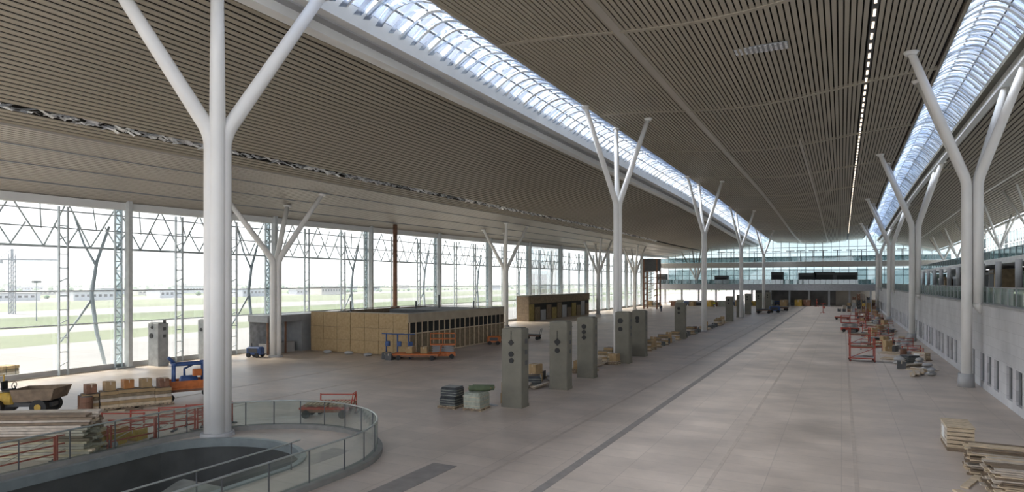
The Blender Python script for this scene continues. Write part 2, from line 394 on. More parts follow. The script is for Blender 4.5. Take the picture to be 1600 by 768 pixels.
# skylights
def skylight(nm, x0, z0f, x1, z1f, rise, step, rr, nl, zl):
    root = thing(nm, zl, 'skylight', (0, 0, 0), kind='structure')
    A = 10
    def pt(u, y, off=0.0):
        x = x0 + (x1 - x0) * u
        return Vector((x, y, z0f(y) + (z1f(y) - z0f(y)) * u + rise * math.sin(PI * u) + .35 + off))
    g = MB()
    for y in YS:
        for i in range(A + 1): g.v.append(pt(i / A, y))
    for j in range(len(YS) - 1):
        for i in range(A):
            p = j * (A + 1) + i; g.f.append([p, p + 1, p + A + 2, p + A + 1])
    g.build('glass_vault', M_gsky, root, smooth=True)
    rb = MB(); y = YN
    while y < YE:
        wv = random.uniform(-.2, .2); y2 = y + random.uniform(-.12, .12)
        rb.sweep([pt(i / A, y2 + wv * math.sin(PI * 2 * i / A), -.18) for i in range(A + 1)], rr * random.uniform(.7, 1.3), 5)
        y += step
    rb.build('rib_lattice', M_white, root)
    bl = MB(); y = YN; pitch = step * .62
    while y < YE:
        k0 = len(bl.v); ph = random.uniform(0, 6); am = random.uniform(.05, .16); bw = pitch * random.uniform(.45, .75)
        for i in range(A * 2 + 1):
            u = i / (A * 2); c_ = pt(u, y + am * math.sin(ph + u * 9), -.42)
            bl.v += [c_ + Vector((0, -bw / 2, -.07)), c_ + Vector((0, bw / 2, .10))]
        for i in range(A * 2): p = k0 + 2 * i; bl.f.append([p, p + 1, p + 3, p + 2])
        y += pitch * random.uniform(.85, 1.2)
    bl.build('shade_blades', M_blade, root, smooth=True)
    ln = MB()
    for k in range(1, nl + 1):
        ln.sweep([pt(k / (nl + 1), y, -.1) for y in YS], .07, 5)
    ln.build('purlin', M_grey, root)
    return root
sk1 = skylight('window_31', -23.2, lambda y: z_left(-24.5, y) + .75, -18.9, lambda y: z_mid(-18.9, y), .9, 1.5, .11, 3, 'long glazed skylight with white cross ribs left of the middle ceiling')
sk2 = skylight('window_32', 6.1, lambda y: z_mid(6.1, y), 9.6, lambda y: z_right(10, y) + .3, 1.1, .95, .10, 2, 'long arched skylight with close white louvres right of the middle ceiling')
longbeam(-24.55, z_left, -.35, .75, .85).build('lower_fascia', M_white, sk1)
longbeam(-23.95, lambda x, y: z_left(-24.5, y), .12, .7, .3).build('gutter', M_concl, sk1)
longbeam(-23.35, lambda x, y: z_left(-24.5, y), 0.22, .75, 1.1).build('upper_fascia', M_white, sk1)
longbeam(-18.85, z_mid, -.04, .18, .6).build('edge_trim', M_slat, sk1)
longbeam(6.1, z_mid, -.04, .18, .6).build('edge_trim', M_slat, sk2)
longbeam(10.0, z_right, -.3, .5, .75).build('lower_fascia', M_white, sk2)
longbeam(9.5, lambda x, y: z_right(10, y), .25, .45, .3).build('gutter', M_conc, sk2)
rr_ = MB(); y = YN
while y < YE: rr_.bar((9.75, y, z_right(10, y) + .5), (9.0, y, z_right(10, y) + 1.1), .12); y += 1.9
rr_.build('bracket_row', M_white, sk2)

# ---------------------------------------------------------------- glass facade on the left
BIG = [17.9 + 15.4 * k for k in range(13)]
TRZ = [12.35, 11.05, 9.6, 6.3, 3.75, .25]
def top(y): return z_left(XF, y) - .3
for k in range(len(BIG) - 1):
    y0, y1 = BIG[k], BIG[k + 1]
    root = thing('window_%d' % (k + 1), 'glazed facade bay number %d from the left' % (k + 1), 'window', (XF, (y0 + y1) / 2, 0), kind='structure')
    hw = (y1 - y0) / 2
    g = MB(); g.add([(-.05, -hw, .1), (-.05, hw, .1), (-.05, hw, top(y1)), (-.05, -hw, top(y0))], [(0, 1, 2, 3)]); g.build('pane', M_glass, root)
    for z in TRZ:
        b = MB(); b.box((.1, 0, z), (.16, hw * 2, .09 if z > 1 else .35)); b.build('transom', M_mull if z > 1 else M_concl, root)
    tr = MB(); ndiv = 4; st = 2 * hw / ndiv
    for i in range(ndiv):
        a = -hw + i * st; m_y = a + st / 2; jj = random.uniform(-.25, .25)
        tr.tube((-.75, a, 13.2), (-.75, m_y + jj, 9.7), .06, n=6); tr.tube((-.75, m_y + jj, 9.7), (-.75, a + st, 13.2), .06, n=6)
        tr.tube((-.75, m_y, 12.9), (-.75, m_y + random.uniform(-.9, .9), 11.0), .05, n=5)
        tr.tube((-.75, a + st * .25, 11.4), (-.75, a, 9.8), .06, n=5); tr.tube((-.75, a + st * .75, 11.4), (-.75, a + st, 9.8), .06, n=5)
    tr.tube((-.75, -hw, 9.7), (-.75, hw, 9.7), .09, n=6)
    tr.build('truss', mat('truss_pale', (.70, .73, .75), .5), root)
def facade_col(y):
    root = thing('facade_column', '', 'column', (XF, y, 0), group='box columns of the glass facade')
    hgt = 13.2 + .011 * y
    b = MB(); b.box((.45, .22, hgt / 2), (.55, .34, hgt)); b.build('post', mat('facade_post', (.56, .58, .58), .5), root)
    b = MB()
    for yy in (-.75, -.2): b.box((.2, yy, hgt / 2), (.16, .10, hgt))
    b.build('chord', M_teal, root)
    b = MB(); z = .4; s_ = 1
    while z < hgt - .9:
        b.bar((.2, -.75 if s_ > 0 else -.2, z), (.2, -.2 if s_ > 0 else -.75, z + .75), .12, .05); b.bar((.2, -.75, z), (.2, -.2, z), .09); z += .75; s_ = -s_
    b.build('lacing', M_teal, root)
    b = MB(); b.box((.2, -.47, hgt / 2), (.03, .5, hgt)); b.build('web_panel', glass('web_glass', (.78, .83, .85), .05, haze=.15, hcol=(.5, .58, .6)), root)
    b = MB(); b.box((.3, -.2, .06), (1.0, 1.5, .12)); b.build('base_plate', M_grey, root)
    # forked wind strut standing just outside the glass
    b = MB(); b.sweep([(-.8, -.9, .2), (-.8, -1.6, 3.0), (-.8, -2.0, 6.0), (-.8, -1.6, 8.6), (-.8, -.6, 11.5)], [.13, .15, .16, .13, .1], 7)
    b.build('wind_strut', mat('strut_blue_grey', (.50, .55, .60), .5), root, smooth=True)
    b = MB(); b.sweep([(-.8, -2.0, 5.6), (-.8, -3.1, 4.0), (-.8, -4.3, 2.4)], [.10, .08, .05], 6); b.sweep([(-.8, -1.7, 8.4), (-.8, -2.6, 10.0), (-.8, -3.4, 12.4)], [.1, .08, .06], 6)
    b.build('strut_arm', MATS['strut_blue_grey'], root, smooth=True)
    return root
for k, y in enumerate(BIG[:-1]):
    o = facade_col(y); o['label'] = 'pale blue and grey box column of the glass facade, %s along the hall' % od(k)
def ladder(y):
    hgt = 12.5 + .006 * y
    root = thing('ladder_mullion', '', 'mullion', (XF, y, 0), group='ladder mullions of the glass facade')
    for yy in (-.32, .32):
        b = MB(); b.box((.3, yy, hgt / 2), (.16, .11, hgt)); b.build('upright', M_teal if yy < 0 else M_mull, root)
    b = MB(); z = .7; k = 0
    while z < hgt - .5:
        b = MB(); b.bar((.3, -.32, z), (.3, .32, z + (.3 if k % 3 == 0 else 0)), .07); b.build('rung', M_teal, root); z += 1.05; k += 1
    return root
li = 0
for k, y in enumerate(BIG[:-1]):
    for d in (4.9, 10.7):
        if y + d > 204: continue
        o = ladder(y + d); o['label'] = 'slim ladder-shaped mullion of the glass facade, %s along the hall' % od(li); li += 1
b = MB(); b.bb((XF - .35, YN, 0), (XF - .1, 232, .22)); struct('baseboard_left', b, M_concl)

# ---------------------------------------------------------------- outside: apron, grass, far town
b = MB(); b.bb((-2600, -900, -6.4), (XF - 1.0, 3200, -6.0)); struct('ground_outside', b, tiled('apron_concrete', (.13, .128, .126), (.10, .098, .096), 12, 9, .12, rough=.85, var=.05, blot=.16, bscale=.03))
b = MB(); b.bb((-56.5, YN, -6.0), (-53.2, 232, -.25)); struct('terrace_outside', b, mat('terrace', (.27, .28, .27), .8, var=.25, scale=.8))
M_grass = mat('grass', (.055, .075, .034), .95, var=.25, scale=.03)
M_grassp = mat('dry_grass', (.08, .095, .055), .95, var=.2, scale=.03)
M_path = mat('pale_taxiway', (.13, .13, .128), .9, var=.1, scale=.05)
gi = 0
for (d0, d1, m, lb) in [(150, 178, M_grassp, 'dry grass strip nearest the apron outside the glass facade'), (205, 270, M_grass, 'green grass field between the taxiways outside'), (320, 470, M_grassp, 'pale grass field in the middle distance outside'), (560, 900, M_grass, 'wide green field below the far town'), (1050, 1500, M_grassp, 'pale far field in front of the hills')]:
    b = MB(); n_ = 40
    for i in range(n_ + 1):
        y = -700 + 3400 * i / n_
        b.v += [Vector((-d0 - XF * 0 - 6 * math.sin(i * 1.3), y, -5.985)), Vector((-d1 - 9 * math.sin(i * .9 + 1), y, -5.985)), ]
    for i in range(n_): b.f.append([2 * i, 2 * i + 1, 2 * i + 3, 2 * i + 2])
    tag(b.build('grass_field', m), lb, 'grass', kind='stuff')
M_far = [mat('far_wall_a', (.55, .55, .55), .9), mat('far_wall_b', (.46, .47, .50), .9), mat('far_wall_c', (.58, .53, .48), .9)]
fb = []
for k in range(34):
    dd = random.choice([480, 520, 610, 700, 980, 1020]) + random.uniform(-15, 15)
    px = 8 + k * 27 + random.uniform(-8, 8)
    if 320 < px < 370: px -= 60
    t = dd / abs(-SA + (px - 800) / F * CA); s_ = (px - 800) * t / F
    loc = (-t * SA + s_ * CA, t * CA + s_ * SA, -6)
    wd, dp, hg = random.uniform(14, 40), random.uniform(12, 22), random.uniform(4, 8)
    fb.append((px, loc, wd, dp, hg))
fb.sort(key=lambda q: q[0])
keep = []
for q in fb:
    if all(math.hypot(q[1][0] - p[1][0], q[1][1] - p[1][1]) > (q[2] + p[2]) / 2 + 8 for p in keep) and all(abs(-q[1][0] - d_) > 22 for d_ in (545, 930, 1560)): keep.append(q)
fb = keep
for k, (px, loc, wd, dp, hg) in enumerate(fb):
    root = thing('far_building', 'distant pale low building seen through the glass facade, %s from the left' % od(k), 'building', loc, group='low buildings beyond the airfield')
    b = MB(); b.box((0, 0, hg / 2), (dp, wd, hg)); b.build('wall', M_far[k % 3], root)
    b = MB(); b.box((0, 0, hg + .3), (dp + 1, wd + 1, .6)); b.build('roof', M_grey, root)
    b = MB()
    for i in range(int(wd / 4)): b.box((dp / 2 + .05, -wd / 2 + 2.2 + 4 * i, hg * .55), (.1, 2.2, hg * .3))
    b.build('window_band', M_dgrey, root)
M_leaf = mat('far_foliage', (.12, .19, .11), .95, var=.3, scale=.05)
for k, (dd, hg, lb) in enumerate([(545, 3.2, 'low row of trees behind the middle grass field outside'), (930, 5, 'belt of trees in front of the far fields'), (1560, 9, 'farthest belt of trees on the skyline')]):
    b = MB(); rng = random.Random(k)
    for i in range(330):
        y = -650 + 3700 * i / 330 + rng.uniform(-4, 4); x = -dd + rng.uniform(-8, 8); r = hg * rng.uniform(.4, .75)
        if rng.random() < .18: continue
        pts = [(x, y, -6), (x, y, -6 + r * .6), (x, y, -6 + r * 1.3), (x, y, -6 + r * 1.75)]
        b.sweep(pts, [r * .6, r * 1.1, r * .9, r * .2], 6)
    tag(b.build('tree_belt', M_leaf), lb, 'trees', kind='stuff')
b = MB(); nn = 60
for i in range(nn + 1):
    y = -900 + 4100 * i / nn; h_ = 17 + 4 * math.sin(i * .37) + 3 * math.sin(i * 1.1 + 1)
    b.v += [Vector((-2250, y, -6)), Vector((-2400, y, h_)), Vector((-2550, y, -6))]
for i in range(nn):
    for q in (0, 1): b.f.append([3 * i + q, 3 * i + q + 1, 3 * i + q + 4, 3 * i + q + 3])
struct('hills', b, mat('hill_green_hazed', (.16, .22, .20), .95, var=.15, scale=.01))  # bluish haze of distance is mixed into this green
# haze over the airfield
hz = bpy.data.materials.new('airfield_haze'); hz.use_nodes = True; n_ = hz.node_tree; n_.nodes.clear()
ho_ = n_.nodes.new('ShaderNodeOutputMaterial'); hv = n_.nodes.new('ShaderNodeVolumeScatter'); hv.inputs['Color'].default_value = (.93, .96, 1, 1); hv.inputs['Density'].default_value = .0003; hv.inputs['Anisotropy'].default_value = .3
n_.links.new(hv.outputs[0], ho_.inputs['Volume'])
b = MB(); b.bb((-2600, -880, -5.9), (-130, 3180, 120)); tag(b.build('haze', hz), 'thin pale haze lying over the airfield and the far town', 'haze', kind='stuff')
# tower crane and light masts
def outpt(px, dd):
    t = dd / abs(-SA + (px - 800) / F * CA); s_ = (px - 800) * t / F
    return Vector((-t * SA + s_ * CA, t * CA + s_ * SA, -6)), t
loc, t = outpt(19, 300)
cr0 = thing('tower_crane', 'distant grey tower crane at the far left beyond the glass', 'crane', loc, rz=ANG + .15)
zt = H + (HY - 396) * t / F + 6
b = MB()
for sx, sy in ((-1, -1), (1, -1), (1, 1), (-1, 1)): b.bar((sx * .8, sy * .8, 0), (sx * .8, sy * .8, zt), .3)
z = 0
while z < zt - 2: b.bar((-.8, -.8, z), (.8, -.8, z + 2), .2); b.bar((.8, -.8, z), (.8, .8, z + 2), .2); z += 2
b.build('mast', M_grey, cr0)
b = MB(); zj = zt - 2.5
b.bar((-6, 0, zj), (17, 0, zj), .8, .5); b.bar((0, 0, zt + 2), (15, 0, zj + .4), .2); b.bar((0, 0, zt + 2), (-5, 0, zj + .4), .2); b.bar((0, 0, zj), (0, 0, zt + 2), .7)
b.build('jib', M_grey, cr0)
b = MB(); b.box((-5, 0, zj - .8), (2.4, 1.4, 1.6)); b.build('counterweight', M_concl, cr0)
for k, (px, dd, hh) in enumerate([(57, 240, 13), (146, 560, 22), (690, 900, 45), (720, 900, 40)]):
    loc, t = outpt(px, dd)
    r = thing('light_mast', ['thin apron light mast beside the tower crane', 'short lone mast above the far field', 'left of two tall distant masts above the enclosure', 'right of two tall distant masts above the enclosure'][k], 'mast', loc)
    b = MB(); b.tube((0, 0, 0), (0, 0, hh), .35 * dd / 400, .2 * dd / 400, 8); b.build('pole', M_grey, r)
    b = MB(); b.box((0, 0, hh), (1.6, 2.2, .7)); b.build('lamp_head', M_dgrey, r)

# ---------------------------------------------------------------- right wall, balcony levels
WT = 5.6
b = MB()
NZ0, NZ1 = .45, 2.3
niche = []; y = 24.0
while y < 200:
    niche.append((y, y + 1.4)); y += 2.2 if len(niche) % 3 else 3.4
b.bb((XW, YN, 0), (XW + .35, YE, NZ0)); b.bb((XW, YN, NZ1), (XW + .35, YE, WT - .14))
yy = YN
for (a, c) in niche: b.bb((XW, yy, NZ0), (XW + .35, a, NZ1)); yy = c
b.bb((XW, yy, NZ0), (XW + .35, YE, NZ1)); b.bb((XW + .36, YN, 0), (XW + .5, YE, WT - .3))
struct('wall_right', b, M_wallr)
b = MB(); b.bb((XW - .12, YN, WT - .14), (XW + .45, YE, WT)); struct('trim_20', b, M_concl)
M_door = mat('niche_door', (.075, .08, .078), .45, var=.35, scale=1.5)
for k, (a, c) in enumerate(niche):
    b = MB(); b.bb((XW + .2, a + .02, NZ0), (XW + .26, c - .02, NZ1)); o = struct('door_%d' % (k + 1), b, M_door)
    f_ = MB(); f_.bb((XW + .12, a, NZ0), (XW + .3, a + .07, NZ1)); f_.bb((XW + .12, c - .07, NZ0), (XW + .3, c, NZ1)); f_.build('door_frame', M_grey, o)
b = MB(); b.bb((XW + .5, YN, WT - .5), (26, YE, WT)); struct('floor_balcony', b, mat('balcony_floor', (.32, .31, .30), .6))
b = MB(); b.bb((18, YN, 9.3), (30, YE, 10.0)); struct('floor_gallery', b, mat('gallery_slab', (.55, .55, .53), .6))
b = MB(); b.bb((25.5, YN, WT), (25.8, YE, 9.3)); struct('wall_balcony', b, mat('balcony_back', (.10, .095, .085), .7, var=.5, scale=.35))
b = MB(); b.bb((XF - .6, YN - .3, .0), (30, YN, 4.5)); struct('wall_near', b, M_concl)  # unseen end wall behind the camera, kept low to let light in above
def railing(name, label, p0, p1, hgt, npan, mglass, post=.06, z0=0.0):
    p0, p1 = Vector(p0), Vector(p1); d = p1 - p0; root = thing(name, label, 'railing', p0)
    ang = math.atan2(d.y, d.x); root.rotation_euler = (0, 0, ang); L = d.length; st = L / npan
    for i in range(npan):
        b = MB(); b.bb((i * st + .04, -.012, .05), ((i + 1) * st - .04, .012, hgt - .04)); b.build('glass_panel', mglass, root)
    for i in range(npan + 1):
        b = MB(); b.box((i * st, .05, hgt / 2), (post, post, hgt)); b.build('post', M_grey, root)
    b = MB(); b.box((L / 2, 0, hgt), (L, .07, .06)); b.build('top_rail', M_grey, root)
    return root
railing('glass_railing', 'clear glass railing along the top of the right grey wall', (XW + .25, 20, WT), (XW + .25, 205, WT), 1.05, 92, M_gbal)
railing('glass_railing', 'teal glass railing of the upper gallery on the right', (18.1, 20, 10.0), (18.1, 205, 10.0), 1.15, 60, M_gfar)
# back glazing of upper gallery
for k in range(8):
    y0 = 30 + 22 * k
    root = thing('window_%d' % (40 + k), 'gallery window %d' % (k + 1), 'window', (29.6, y0 + 11, 10), kind='structure')
    b = MB(); b.add([(0, -11, 0), (0, 11, 0), (0, 11, 9.5), (0, -11, 9.5)], [(0, 1, 2, 3)]); b.build('pane', glass('gallery_glass', (.15, .18, .19), .08, haze=.2, hcol=(.2, .22, .22)), root)
    b = MB()
    for i in range(9): b.box((-.1, -11 + 2.75 * i, 4.7), (.14, .1, 9.4))
    for z in (2.2, 4.6, 7.0): b.box((-.1, 0, z), (.12, 22, .1))
    b.build('mullion_grid', M_mull, root)
# slanted roof struts on the gallery and columns on the balcony
for k in range(8):
    y0 = 40 + 20.5 * k
    r = thing('gallery_strut', 'white forked strut between the right gallery and the roof edge, %s along the hall' % od(k), 'column', (21.5, y0, 10.0), group='forked struts of the right gallery')
    b = MB(); b.tube((0, 0, 0), (0, 0, 2.2), .22, n=10); b.build('post', M_white, r, smooth=True)
    for dx, dy in ((-2.6, -3.6), (-2.6, 3.6), (1.8, -2), (1.8, 2)):
        b = MB(); b.tube((0, 0, 2.1), (dx, dy, z_right(21.5 + dx, y0 + dy) - 10.0), .17, .13, 8); b.build('branch', M_white, r, smooth=True)
er = longbeam(24.1, z_right, -.35, .3, .35); er.build('edge_tube', M_white, cr_)
M_stall = [mat('stall_green', (.16, .24, .18), .6, var=.3), mat('stall_tan', (.30, .22, .13), .7, var=.3), mat('stall_grey', (.26, .27, .29), .6, var=.25), mat('stall_brown', (.12, .075, .05), .7, var=.3)]
rs = random.Random(3)
for k in range(18):
    y0 = 33 + 9.3 * k
    r = thing('balcony_column', 'round pale column standing on the right balcony, %s along the hall' % od(k), 'column', (15.5, y0, WT), group='round columns on the right balcony')
    b = MB(); b.tube((0, 0, 0), (0, 0, 3.65), .3, n=14); b.build('shaft', M_concl, r, smooth=True)
    b = MB(); b.tube((0, 0, 0), (0, 0, .3), .38, n=14); b.build('base_ring', M_grey, r)
for k in range(26):
    y0 = 28 + 6.6 * k; hh = rs.uniform(2.0, 3.4); dp = rs.uniform(1.2, 2.6); ln = rs.uniform(2.0, 4.6); x0 = rs.uniform(20, 22.5)
    r = thing('shop_stall', '%s shop fit-out box on the right balcony, %s along the hall' % (['dull green', 'tan', 'grey', 'dark brown'][k % 4], od(k)), 'stall', (x0, y0, WT), group='shop fit-outs on the right balcony')
    b = MB(); b.cbox((0, 0, hh / 2), (dp, ln, hh), .06); b.build('carcass', M_stall[k % 4], r)
    b = MB(); b.box((-dp / 2 - .03, 0, hh * .5), (.06, ln * .7, hh * .6)); b.build('opening', M_dgrey, r)
    b = MB(); b.box((-dp / 2 - .06, 0, hh * .9), (.1, ln * .8, hh * .12)); b.build('sign_band', M_concl, r)
for k in range(14):
    y0 = 31 + 12.5 * k
    r = thing('balcony_downlight', 'small bright ceiling lamp over the right balcony, %s along the hall' % od(k), 'lamp', (16.5 + 5 * (k % 2) + 2, y0, 9.3), group='lamps over the right balcony')
    b = MB(); b.tube((0, 0, 0), (0, 0, -.08), .3, n=12); b.build('housing', M_white, r)
    b = MB(); b.tube((0, 0, -.08), (0, 0, -.1), .24, n=12); b.build('lens', M_lampw, r)

# ---------------------------------------------------------------- far end: two bridges, glazed back wall
b = MB(); b.bb((-52, YE, 4.5), (18, YE + 9, 6.35)); struct('floor_bridge', b, mat('bridge_grey', (.40, .41, .43), .6))
b = MB(); b.bb((-52, YE + 1.5, 11.4), (30, YE + 9, 12.9)); struct('floor_upper_bridge', b, mat('bridge_upper', (.45, .44, .41), .6))
railing('glass_railing', 'glass railing on the lower bridge at the far end', (-51.8, YE + .2, 6.35), (8, YE + .2, 6.35), 1.3, 40, M_gfar)
railing('glass_railing', 'glass railing on the upper bridge at the far end', (-51.8, YE + 1.7, 12.9), (26, YE + 1.7, 12.9), 1.5, 44, M_gfar)
for k in range(5):
    x0 = -52 + 16.4 * k
    root = thing('window_%d' % (60 + k), 'far end window %d' % (k + 1), 'window', (x0 + 8.2, YE + 14, 0), kind='structure')
    b = MB(); b.add([(-8.2, 0, 4.5), (8.2, 0, 4.5), (8.2, 0, 21), (-8.2, 0, 21)], [(0, 1, 2, 3)]); b.build('pane', M_gfar, root)
    b = MB(); b.add([(-8.2, -.3, 4.5), (8.2, -.3, 4.5), (8.2, -.3, 11.0), (-8.2, -.3, 11.0)], [(0, 1, 2, 3)]); b.build('lower_pane', M_gfar, root)
    b = MB()
    for i in range(8): b.box((-8.2 + 2.34 * i, -.15, 12.5), (.16, .3, 17))
    for z in (9.0, 10.6, 14.6, 16.0, 17.6): b.box((0, -.15, z), (16.4, .2, .16))
    b.build('mullion_grid', M_mull, root)
b = MB(); b.bb((-52, YE + 14.2, 0), (-28, YE + 14.4, .8)); b.bb((-24, YE + 10, 0), (30, YE + 10.3, 4.5)); struct('wall_end', b, mat('end_wall', (.11, .105, .10), .8, var=.4, scale=.3))
b = MB(); b.bb((-1.5, YE + 3, 0), (8.6, YE + 3.3, 4.5)); struct('wall_end_side', b, mat('end_wall_tan', (.27, .24, .20), .8, var=.15, scale=.3))
for k in range(12):
    x0 = -50 + 5.2 * k
    if x0 > -2: x0 = -50.0 + 5.2 * k
    r = thing('undercroft_post', 'grey post carrying the far bridge, %s from the left' % od(k), 'column', (x0, YE + 1.2, 0), group='posts under the far bridge')
    b = MB(); b.box((0, 0, 2.25), (.5, .5, 4.5)); b.build('shaft', M_grey, r)
    b = MB(); b.box((0, 0, .15), (.7, .7, .3)); b.build('foot', M_concl, r)
for k, (px, wd_, hg) in enumerate([(1035, 3, 3.2), (1128, 4, 2.6), (1215, 3.4, 3.6), (1262, 5, 3.3), (1288, 5.5, 3.6), (1322, 6, 3.4)]):
    c_ = P(px, 443.2, 6.35); x0 = c_.x * (YE + 6) / c_.y
    r = thing('bridge_cabin', 'dark cabin standing on the lower far bridge, %s from the facade' % od(k), 'cabin', (x0, YE + 6, 6.35), group='cabins on the lower far bridge')
    b = MB(); b.cbox((0, 0, hg / 2), (wd_, 3, hg), .08); b.build('carcass', M_dgrey, r)
    b = MB(); b.box((0, -1.52, hg * .55), (wd_ * .8, .06, hg * .4)); b.build('window_band', M_black, r)
for k in range(16):
    x0 = -34 + 3.3 * k + rs.uniform(-.5, .5)
    r = thing('upper_post', 'dark slim post on the upper bridge, %s from the left' % od(k), 'column', (x0, YE + 6, 12.9), group='posts on the upper bridge')
    b = MB(); b.tube((0, 0, 0), (0, 0, 3.2), .12, n=8); b.build('shaft', M_mull, r)
    b = MB(); b.box((0, 0, 3.3), (2.4, .2, .25)); b.build('head_beam', M_mull, r)

# ---------------------------------------------------------------- branching columns
M_col = mat('column_white', (.80, .785, .755), .42, var=.05, scale=.5)
def limb(mb, off, tip, fork, r, rt, base=0.0, bend=1.6):
    """one tube: straight up from the base, then bending out to the tip"""
    a = Vector((off[0], off[1], base)); f0 = Vector((off[0], off[1], fork - bend)); f1 = Vector((off[0], off[1], fork)); tp = Vector(tip)
    d = (tp - f1).normalized(); f2 = f1 + d * bend
    pts = [a, a.lerp(f0, .5), f0]; 
    for i in range(1, 8):
        u = i / 7; pts.append(f0.lerp(f1, u).lerp(f1.lerp(f2, u), u))
    pts += [f2.lerp(tp, .5), tp]
    n_ = len(pts); rad = [r] * 3 + [r] * 7 + [(r + rt) / 2, rt]
    mb.sweep(pts, rad, 16); return mb
LASTCOL = []
def tree_column(label, x, y, fork, r, offd, tips, group=None, collar=True, offs=None, zb=0.0, bases=None, mcol=None):
    root = thing('branching_column', label, 'column', (x, y, zb), group=group); LASTCOL[:] = [root]; mcol = mcol or M_col
    for i, (dx, dy) in enumerate(tips):
        L = math.hypot(dx, dy); off = (dx / L * offd, dy / L * offd) if offs is None else offs[i]
        zt = zroof(x + dx, y + dy) - zb - .02
        mb = limb(MB(), off, (dx, dy, zt), fork, r, r * .78, base=bases[i] if bases else 0.0, bend=r * 1.8)
        mb.build('branch_tube', mcol, root, smooth=True)
        c = MB(); c.tube((dx, dy, zt - .22), (dx, dy, zt), r * 1.0, r * 1.55, 16); c.build('capital', mcol, root, smooth=True)
    if collar:
        c = MB(); c.tube((0, 0, 0), (0, 0, .16), offd + r * 1.45, offd + r * 1.35, 24); c.build('base_plate', M_concl, root)
    return root
tree_column('largest white branching column standing beside the round floor opening', -25.5, 20.6, 13.7, .345, .25, [(-1.6, -4.0), (.85, -.7), (3.3, 3.2)])
G1 = 'branching columns along the left skylight'
for k, y in enumerate((54.8, 94.7, 133, 174)):
    tree_column('white three-branched column under the left skylight, %s along the hall' % od(k), -17.4, y, 13.8, .245, .17, [(-1.5, -4.0), (-1.6, 4.6), (2.2, 1.9)], G1)
G2 = 'branching columns along the glass facade'
for k, y in enumerate((44.5, 91.2, 135, 163)):
    tree_column('white forked column close to the glass facade, %s along the hall' % od(k), -47.2, y, 9.0, .27, .26, [(-1.6, -4.3), (1.7, 4.3), (-1.8, 3.2), (1.8, -3.2)][:(4 if k else 3)], G2)
tree_column('white forked column standing on the far lower bridge at the left', -41, YE + 5, 1.5, .25, .2, [(-4.5, -1), (3.4, 1), (-1.5, 1.2), (1.5, -1)], zb=6.35, collar=False)
G3 = 'branching columns along the right grey wall'
for k, y in enumerate((52.6, 90.5, 133, 174)):
    tree_column('white twin-trunk branching column against the right grey wall, %s along the hall' % od(k), 7.5, y, 13.7, .31, .25, [(-3.5, -3.2), (-2.4, 4.4), (2.7, -2.4), (2.7, 3.2)], G3, offs=[(-.06, -.1), (-.03, .14), (.58, 0), (.58, .14)], bases=[0, 0, WT, WT], collar=False)
    cb = MB(); cb.sweep([(.58, .07, WT + .01), (.62, .07, WT - .25), (.74, .07, WT - .7)], [.34, .28, .06], 16); cb.build('corbel', M_col, LASTCOL[0], smooth=True)
    b = MB(); b.tube((7.43, y, 0), (7.43, y, .9), .5, .46, 18); tag(b.build('column_base_guard', M_concl, smooth=True), 'grey protective sleeve around the foot of the %s right wall column' % od(k), 'guard', 'guards at the right columns')

# ---------------------------------------------------------------- concrete service pillars
def pillar(label, x, y, hgt, ports, group, wx=1.25, wy=.92, m=M_conc, rz=0.0):
    root = thing('service_pillar', label, 'pillar', (x, y, 0), rz, group)
    b = MB(); b.cbox((0, 0, hgt / 2), (wx, wy, hgt), .035); b.build('body', m, root)
    b = MB(); b.bb((-wx / 2 - .02, -wy / 2 - .02, hgt - .34), (wx / 2 + .02, wy / 2 + .02, hgt - .31)); b.bb((-wx / 2 + .12, -wy / 2 + .12, hgt), (wx / 2 - .12, wy / 2 - .12, hgt + .05)); b.build('cap', m, root)
    b = MB(); b.bb((-wx / 2 - .015, -wy / 2 - .015, 0), (wx / 2 + .015, wy / 2 + .015, .16)); b.build('plinth', m, root)
    for (dx, z, r, kind) in ports:
        b = MB()
        if kind: b.sweep([(dx, -wy / 2 - .002, z), (dx, -wy / 2 - .05, z)], r, 4); b.tube((dx, -wy / 2 - .03, z + r), (dx, -wy / 2 - .03, z + r + .5), .02, n=5)
        else: b.sweep([(dx, -wy / 2 - .002, z), (dx, -wy / 2 - .05, z)], r, 14)
        b.build('port', M_black, root, label='round black cable port')
    for z in (3.55, 2.95, 2.35):
        b = MB(); b.bb((wx / 2, -.02, z), (wx / 2 + .012, .24, z + .26)); b.build('side_hatch', M_dgrey, root)
    return root
PB = [(815, 638), (886, 609.5), (927, 591), (983, 568), (1007.7, 557), (1070, 529.6), (1145, 501.7), (1161, 495.5), (1173, 490.5), (1190, 487.5), (1204, 484.5)]
PORTS = [[(-.02, 3.62, .18, 1), (-.02, 2.98, .15, 0), (-.0, 2.62, .14, 0)], [(-.05, 3.1, .24, 1), (-.05, 2.55, .17, 0)], [(-.1, 3.75, .17, 0), (-.1, 3.35, .15, 0), (-.08, 2.95, .19, 1)], [(-.15, 3.65, .23, 0), (-.15, 2.95, .19, 0)], [(-.1, 3.6, .2, 0), (-.1, 3.3, .17, 0)], [(-.1, 3.75, .19, 0), (-.1, 3.2, .17, 1)]]
LP_ = ['nearest tall grey concrete service pillar, right of the wrapped pallets', 'second tall grey concrete service pillar from the camera', 'third grey concrete service pillar, close behind the second', 'fourth grey concrete service pillar, in front of a white column', 'fifth grey concrete service pillar, just right of the fourth', 'sixth grey pillar standing alone before the cardboard stacks', 'seventh grey pillar beyond the second skylight column', 'eighth grey pillar, dark and close to the third skylight column', 'ninth grey pillar just right of the eighth', 'tenth small grey pillar far along the row', 'farthest small grey pillar of the row near the bridge']
PIL = []
